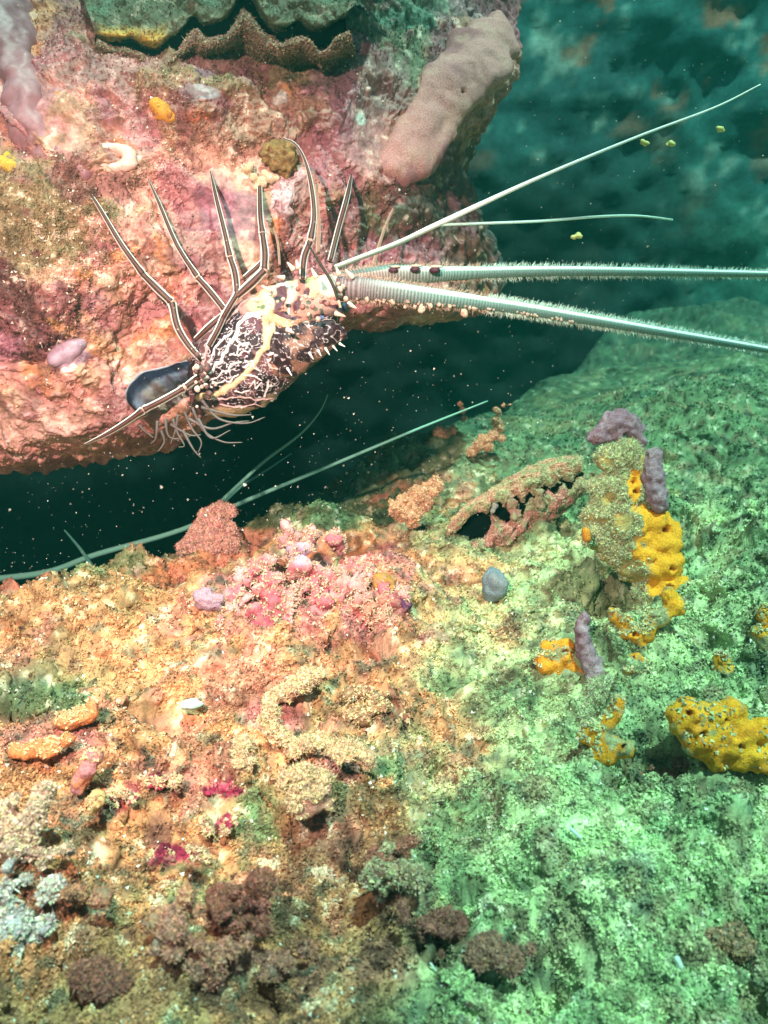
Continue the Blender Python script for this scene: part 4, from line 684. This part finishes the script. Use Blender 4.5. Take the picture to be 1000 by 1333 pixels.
def lip(name, edge, off, w_, sgn, base):
    q = cr(np.array([e+(0,) for e in edge], float), 260); s_ = np.linspace(0, 1, 260); m = 26; t = np.linspace(0, 1, m)[None]; th = w_*np.sin(np.pi*np.clip(s_*.94+.03, 0, 1))**.4
    X_ = q[:, 0:1]+0*t; Y_ = q[:, 1:2]*(1-t**.5)+(np.interp(s_, [0, 1], [edge[0][1], edge[-1][1]])[:, None]*t**.5+(q[:, 1:2]-np.interp(s_, [0, 1], [edge[0][1], edge[-1][1]])[:, None]).mean()*t**.5)+sgn*th[:, None]*t
    d = dc-.012*np.sin(np.pi*t)+.022*t**2+0*X_+(s_[:, None]*.03); v = P(X_.ravel(), Y_.ravel(), d.ravel()); v = v-FW*(.006*fbm(v, .009, 4, 750)+.002)[:, None]
    n1 = fbm(v, .01, 3, 755); c = np.broadcast_to(np.array(base), v.shape); c = mixc(c, (.34, .40, .22), sst(0, .5, n1+.6*(np.repeat(s_, m)-.4))*.8); c = mixc(c, (.62, .30, .26), sst(.1, .6, -n1)*.5)
    bv = v.reshape(260, m, 3)[:, 0]; bb = np.vstack([bv, bv+FW*.012, bv+FW*.03]); o = mk(name, *join([(v, gridf(260, m), c), (bb, gridf(3, 260), np.array([.02, .02, .015]))]), M_SPONGE, clam)
    i = RNG.integers(0, len(v), 5000); p = v[i]-FW*.0006; a = crumbs(p, RNG.uniform(.0005, .0014, 5000), c[i]*RNG.uniform(.6, 1.5, (5000, 1))); j = i[:1500]; b = strands(v[j], np.tile([0, -.7, .6], (1500, 1)), RNG.uniform(.002, .005, 1500), np.full(1500, .00028), c[j]*1.2, .8); mk('silt_coat', *join([a, b]), M_FLUFF, o, kind='stuff', smooth=False)
lip('upper_shell', UPL, 0, 34, -1, (.50, .36, .22)); lip('lower_shell', LOL, 0, 44, 1, (.50, .28, .22))
mid = [((a[0]+b[0])/2, (a[1]+b[1])/2, dc+.010+.03*i/18) for i, (a, b) in enumerate(zip(UPL, LOL))]; q = cr(np.array(mid), 120); mk('gape', *join([tube(P(q[:, 0], q[:, 1], q[:, 2]), np.interp(np.linspace(0, 1, 120), [0, .2, .5, 1], [.003, .014, .008, .003]), 12, (.004, .008, .008), flat=.4)]), M_DARK, clam)  # black tube stands in for the shade inside the clam's mouth
for x, y, x2, y2, w_, cc in [(664, 650, 672, 672, 7, (.50, .28, .22)), (700, 640, 702, 656, 6, (.42, .32, .2))]:
    bb = [fball(x+(x2-x)*t, y+(y2-y)*t, w_*(1-.3*math.sin(3*t)), dc+.003) for t in np.linspace(0, 1, 5)]; o = blobthing('bridge', '', '', bb, col1(cc, (.34, .36, .2), .006, .7), M_SPONGE, .0014, 1, .004, .005, parent=clam)
for x, y, x2, y2 in [(646, 655, 640, 668)]:
    mk('tooth', *join([tube(P(np.linspace(x, x2, 8), np.linspace(y, y2, 8), np.full(8, dc-.002)), np.array([3, 5, 5, 4, 3.5, 4, 4, 2])*dc/F*.9, 10, (.42, .46, .42))]), M_SPONGE, clam)
# pale sea squirts, bits of shell, pebbles
def fthing(name, label, cat, x, y, r, col, sq=(1, 1, .8), nz=.001, m=M_SOFT, group=None, nsc=.006, alt=None, lift=.3):
    d = floorhit(x, y+r*.8); c0 = P(x, y, d); v, f, _ = sphere(c0, r*d/F, col, 26, 18, nz, nsc, sq); c = np.broadcast_to(np.array(col, float), v.shape)
    if alt: c = mixc(c, alt, sst(-.1, .4, fbm(v, nsc*1.5, 3, 760))*.8)
    return mk(name, v, f, c, m, None, label, cat, group)
fthing('sea_squirt', 'translucent pale blue grey sea squirt below the gaping clam', 'sea squirt', 642, 760, 17, (.22, .28, .34), (.9, 1, 1.25), .004, m=M_SPONGE, nsc=.012, alt=(.27, .28, .30))
fthing('shell_fragment', 'white knobbly shell fragment on the crevice edge at the far left', 'shell', 62, 760, 12, (.80, .78, .70), (1.1, .8, .7), .003, alt=(.65, .55, .5))
fthing('shell_fragment', 'turquoise white shell chip on the tan silt left of centre', 'shell', 249, 917, 10, (.70, .85, .75), (1.4, .8, .5), .002, alt=(.2, .5, .35))
fthing('shell_fragment', 'tiny blue white shell chip in the pale green silt', 'shell', 648, 1015, 6, (.60, .85, .90), (1.3, .8, .5), .002)
def lump(name, label, cat, balls, base, col, alt, dust=6000, dcol=None, nz=.006, nsc=.015, hair=800, sm=1):
    d = floorhit(*base)+.010; rr = np.random.default_rng(int(balls[0][0]+balls[0][1]+500)); balls = [q for x, y, r in balls for q in [(x, y, r*.65)]+[(x+rr.normal()*r*1.3, y+rr.normal()*r*.8, r*rr.uniform(.25, .5)) for _ in range(5)]]; o = blobthing(name, label, cat, [fball(x, y, r, d+rr.normal()*.003) for x, y, r in balls], col1(col, alt, nsc, .8), M_SPONGE, .0018, sm, nz, nsc)
    if dust: dustpart(o, dust, dcol or col, up=-.6, thr=.35, hair=hair)
lump('pebble', 'red brown stone in the middle of the reef floor', 'stone', [(490, 912, 15), (500, 922, 16), (494, 932, 14), (482, 900, 9)], (494, 940), (.26, .10, .07), (.42, .26, .15), 1500, (.5, .38, .22), hair=200)
lump('pebble', 'dark brown stone low in the middle of the reef floor', 'stone', [(505, 1138, 15), (520, 1132, 17), (532, 1142, 14), (515, 1148, 13)], (518, 1158), (.15, .07, .06), (.26, .16, .10), 1500, (.35, .33, .2), hair=200)
lump('sea_squirt', 'blurred pale blue lump at the lower left corner', 'sea squirt', [(5, 1165, 26), (14, 1195, 28), (8, 1225, 26), (-10, 1200, 34), (18, 1150, 14)], (14, 1240), (.46, .50, .52), (.30, .20, .16), 2500, (.5, .5, .44), hair=300)
lump('coral_knob', 'pink and brown crusted knob at the left edge above the pale blue lump', 'coral', [(5, 1060, 26), (32, 1075, 24), (20, 1100, 26), (50, 1062, 14), (-10, 1085, 34), (45, 1110, 14)], (25, 1125), (.46, .26, .22), (.40, .34, .26), 6000, (.46, .36, .26))
for k, (pts, base, col, lab) in enumerate([([(225, 1240, 16), (245, 1225, 20), (270, 1235, 18), (255, 1250, 16)], (250, 1262), (.40, .26, .20), 'tan and brown algae clump left of centre near the bottom'), ([(290, 1190, 14), (310, 1180, 18), (322, 1200, 14), (300, 1205, 14)], (305, 1220), (.24, .13, .10), 'dark red algae clump above the tan and brown one'), ([(235, 1195, 12), (240, 1180, 12), (228, 1205, 12)], (236, 1215), (.42, .30, .20), 'small tan algae clump left of the dark red one'), ([(125, 1290, 14), (140, 1280, 14), (130, 1275, 12)], (130, 1300), (.24, .14, .11), 'round brown algae clump near the lower left corner'), ([(560, 1205, 14), (580, 1195, 18), (600, 1205, 14), (575, 1218, 13)], (580, 1225), (.24, .15, .12), 'brown algae clump low in the middle of the silt'), ([(490, 1105, 12), (505, 1110, 13), (480, 1118, 10)], (495, 1122), (.26, .16, .12), 'brown algae clump just above the dark brown stone'), ([(900, 1225, 15), (925, 1215, 18), (950, 1225, 16)], (925, 1240), (.30, .28, .18), 'brown green algae clump low at the right'), ([(870, 1010, 14), (890, 1000, 16), (880, 1022, 14)], (880, 1030), (.22, .17, .13), 'brown green clump under the golden sponge'), ([(60, 1170, 14), (85, 1160, 16), (105, 1165, 12)], (85, 1180), (.34, .24, .16), 'soft brown algae clump right of the pale blue lump'), ([(640, 1235, 13), (660, 1245, 14), (625, 1245, 12)], (645, 1258), (.26, .20, .15), 'small brown algae clump above the dark bottom hollow'), ([(340, 1240, 16), (360, 1255, 16), (375, 1240, 13)], (355, 1270), (.32, .22, .17), 'brown pink algae clump right of the tan one')]):
    lump('algae_clump', lab, 'algae', pts, base, col, (.12, .05, .04), 5000, (col[0]*1.1, col[1]*.8, col[2]*.75), .008, .010, 900, 0)
for k, (x, y, x2, y2, w_) in enumerate([(742, 1078, 757, 1092, 2.6), (925, 1050, 927, 1075, 4), (1040, 1240, 1050, 1270, 3), (880, 1245, 888, 1262, 4), (950, 955, 965, 950, 3), (560, 1253, 568, 1265, 1.5)]):
    if x > 1000: continue
    d = floorhit((x+x2)/2, (y+y2)/2)-.008
    mk('tube_worm_case', *tube(P(np.linspace(x, x2, 10), np.linspace(y, y2, 10), np.full(10, d)), w_*d/F*np.array([.5, .9, 1, 1, 1, 1, 1, .9, .8, .5]), 10, (.62, .80, .72)), M_SMOOTH, None, ['short pale tube lying on the smooth green silt patch', 'thick pale tube near the right edge of the silt', '', 'pale tube beside the dark hollow low on the right', 'pale tube just above the golden sponge lobes', 'thin pale tube low in the middle of the silt'][k], 'worm tube')
def finger(label, pts, base, col, alt, name='orange_sponge', dust=900):
    d = floorhit(*base); o = blobthing(name, label, 'sponge', [fball(x, y, r, d-.002) for x, y, r in chain(pts, 16)], col1(col, alt, .01, .7), M_SPONGE, .0016, 3, .0024, .007); dustpart(o, 350, (.58, .40, .22), up=.1, thr=-.2)
finger('orange finger sponge lying flat at the left edge', [(18, 978, 8), (40, 976, 12), (65, 972, 12), (85, 966, 9)], (50, 990), (.70, .24, .09), (.55, .20, .08))
finger('upright orange finger sponge joined to a knobbly top near the left edge', [(80, 938, 12), (100, 935, 13), (118, 930, 10), (122, 915, 7)], (95, 955), (.72, .26, .10), (.6, .3, .16))
finger('slanting salmon finger sponge with a mauve tip', [(122, 985, 11), (116, 1000, 12), (108, 1015, 12), (100, 1028, 9)], (108, 1035), (.66, .24, .13), (.45, .2, .28))
finger('pale yellow rounded finger sponge beneath the slanting salmon one', [(128, 1035, 9), (124, 1048, 10), (122, 1058, 7)], (124, 1066), (.66, .44, .20), (.6, .34, .14))
for k, (x, y, rx, lab) in enumerate([(232, 1112, 30, 'magenta crust lobe beside the small black hollow'), (290, 1030, 22, 'crimson frilly crust lobe with pale edge'), (214, 1020, 18, 'crimson crust lobe left of the frilly one'), (285, 1075, 16, 'round magenta lobe in the yellow brown silt'), (155, 1042, 20, 'dull crimson lobe near the orange fingers')]):
    d = floorhit(x, y+4); rr = np.random.default_rng(k+50); b = [fball(x+rr.uniform(-rx, rx)*1.1, y+rr.uniform(-9, 9), rr.uniform(2.5, 6), d+.004) for _ in range(16)]
    o = blobthing('crimson_crust', lab, 'crust', b, col1((.46, .04, .11), (.26, .04, .07), .008, .9, (.55, .34, .26)), M_SPONGE, .0012, 1, .004, .004); dustpart(o, 700, (.55, .42, .26), up=-.5, thr=-.3, hair=100)
# branching pink rubble in the middle
for k, (pts, base, lab) in enumerate([([(352, 912, 9), (365, 905, 9), (385, 893, 10), (405, 884, 8), (415, 880, 6)], (380, 905), 'pinkish branch of dead coral lying in the centre'), ([(350, 915, 8), (352, 935, 9), (362, 958, 10), (380, 975, 9)], (360, 975), 'pinkish dead coral arm bending down from the branch'), ([(405, 968, 10), (425, 970, 13), (450, 978, 13), (475, 986, 11)], (440, 995), 'low salmon coral ridge right of the coral arm'), ([(318, 972, 9), (316, 990, 11), (322, 1005, 8)], (318, 1012), 'short pink coral stump with a dark side'), ([(375, 1020, 14), (395, 1015, 16), (415, 1025, 16), (395, 1045, 18), (425, 1045, 12)], (400, 1065), 'rounded tan coral lump below the salmon ridge')]):
    d = floorhit(*base); o = blobthing('coral_rubble', lab, 'coral', [fball(x, y, r, d) for x, y, r in chain(pts, 18)], col1((.50, .26, .20), (.46, .34, .20), .01, .8, (.62, .4, .3)), M_SPONGE, .0018, 1, .004, .008); dustpart(o, 5000, (.56, .42, .26), up=-.1, thr=.3, hair=900)
# ------------------------------------------------------------------ long green antennae in the crevice
def whip(label, path, r, col=(.16, .42, .34)):
    q = cr(np.array(path, float), 160); rad = np.interp(np.linspace(0, 1, 160), np.linspace(0, 1, len(r)), r)*q[:, 2]/F; v, f, c = tube(P(q[:, 0], q[:, 1], q[:, 2]), rad, 10, col)
    mk('loose_antenna', v, f, c, M_SMOOTH, None, label, 'antenna', 'long green antennae lying in the crevice')
whip('longest green antenna crossing the crevice from the left edge to the slope', [(-30, 756, 1.0), (60, 745, .99), (125, 722, .98), (235, 690, .97), (320, 652, .96), (440, 602, .95), (540, 560, .95), (635, 522, .96)], [4.5, 4, 3.5, 3, 2.4, 1.8, 1.0])
whip('curved green antenna rising towards the lobster belly', [(270, 670, .95), (310, 632, .94), (345, 600, .93), (390, 566, .92), (415, 538, .91), (427, 514, .90)], [3, 2.6, 2.2, 1.8, 1.2, .6])
whip('short faint green antenna just right of the curved one', [(290, 655, .97), (315, 633, .96), (350, 610, .95), (380, 590, .95)], [2.4, 2, 1.4, .8], (.08, .28, .24))
whip('short faint green antenna near the left edge of the crevice', [(84, 690, 1.0), (105, 715, .98), (126, 746, .96)], [1, 2.2, 2.6], (.08, .26, .22))
whip('small hooked green antenna beside the white shell fragment', [(130, 738, .93), (160, 735, .92), (184, 735, .91), (186, 742, .90), (176, 756, .89)], [1.2, 1.6, 1.8, 1.8, 1.6], (.14, .40, .30))
# ------------------------------------------------------------------ drifting specks
def specks():
    n = 5200; x = RNG.uniform(-50, 1050, n); y = RNG.uniform(-20, 900, n); d = RNG.uniform(.45, 1.0, n); k = ell(x, y, 230, 560, 380, 170, -20)
    keep = (RNG.random(n) < np.where(k < 1, 1, .40)); x, y, d = x[keep], y[keep], d[keep]; n = len(x); p = P(x, y, d)
    a = crumbs(p, RNG.uniform(.00018, .0006, n)*np.where(RNG.random(n) < .04, 2.2, .75), np.array([[.85, .80, .74]])*RNG.uniform(.25, 1, (n, 1))); mk('drifting_specks', *a, M_SMOOTH, kind='stuff', label='fine pale specks drifting in the water', cat='specks', smooth=False)
specks()
for x, y, r, d, an in [(840, 186, 4.5, .80, 0), (873, 188, 4.5, .78, 1), (937, 169, 4.5, .80, 2), (750, 308, 5, .74, .6)]:
    c0 = P(x, y, d); v, f, _ = sphere(c0, r*d/F, (.66, .62, .22), 14, 10, .0016, .003, (1.3, .7, .8)); mk('drifting_fleck', v, f, np.array([.66, .62, .22]), M_SMOOTH, None, {840: 'yellow drifting fleck, leftmost of three near the long antennule', 873: 'yellow drifting fleck, middle of three below the long antennule', 937: 'yellow drifting fleck nearest the right edge', 750: 'yellow drifting fleck above the upper thick antenna'}[x], 'fleck', 'yellow flecks drifting in the water')
# ------------------------------------------------------------------ the green air of the water
hz = bpy.data.materials.new('haze'); hz.use_nodes = True; hn = hz.node_tree; hn.nodes.clear(); pv = hn.nodes.new('ShaderNodeVolumePrincipled'); ho = hn.nodes.new('ShaderNodeOutputMaterial')
pv.inputs['Color'].default_value = (.06, .62, .50, 1); pv.inputs['Density'].default_value = .09; pv.inputs['Anisotropy'].default_value = .3; hn.links.new(pv.outputs[0], ho.inputs['Volume'])
x0, x1, y0, y1, z0, z1 = -3.6, 3.6, -1.0, 3.4, -2.2, 2.85
HV = [(x, y, z) for x in (x0, x1) for y in (y0, y1) for z in (z0, z1)]; HF = [(0, 1, 3, 2), (4, 6, 7, 5), (0, 4, 5, 1), (2, 3, 7, 6), (0, 2, 6, 4), (1, 5, 7, 3)]
hm = bpy.data.meshes.new('haze'); hm.from_pydata(HV, [], HF); hm.materials.append(hz); hob = bpy.data.objects.new('haze', hm); sc.collection.objects.link(hob); hob['kind'] = 'stuff'; hob['label'] = 'green haze of the water'
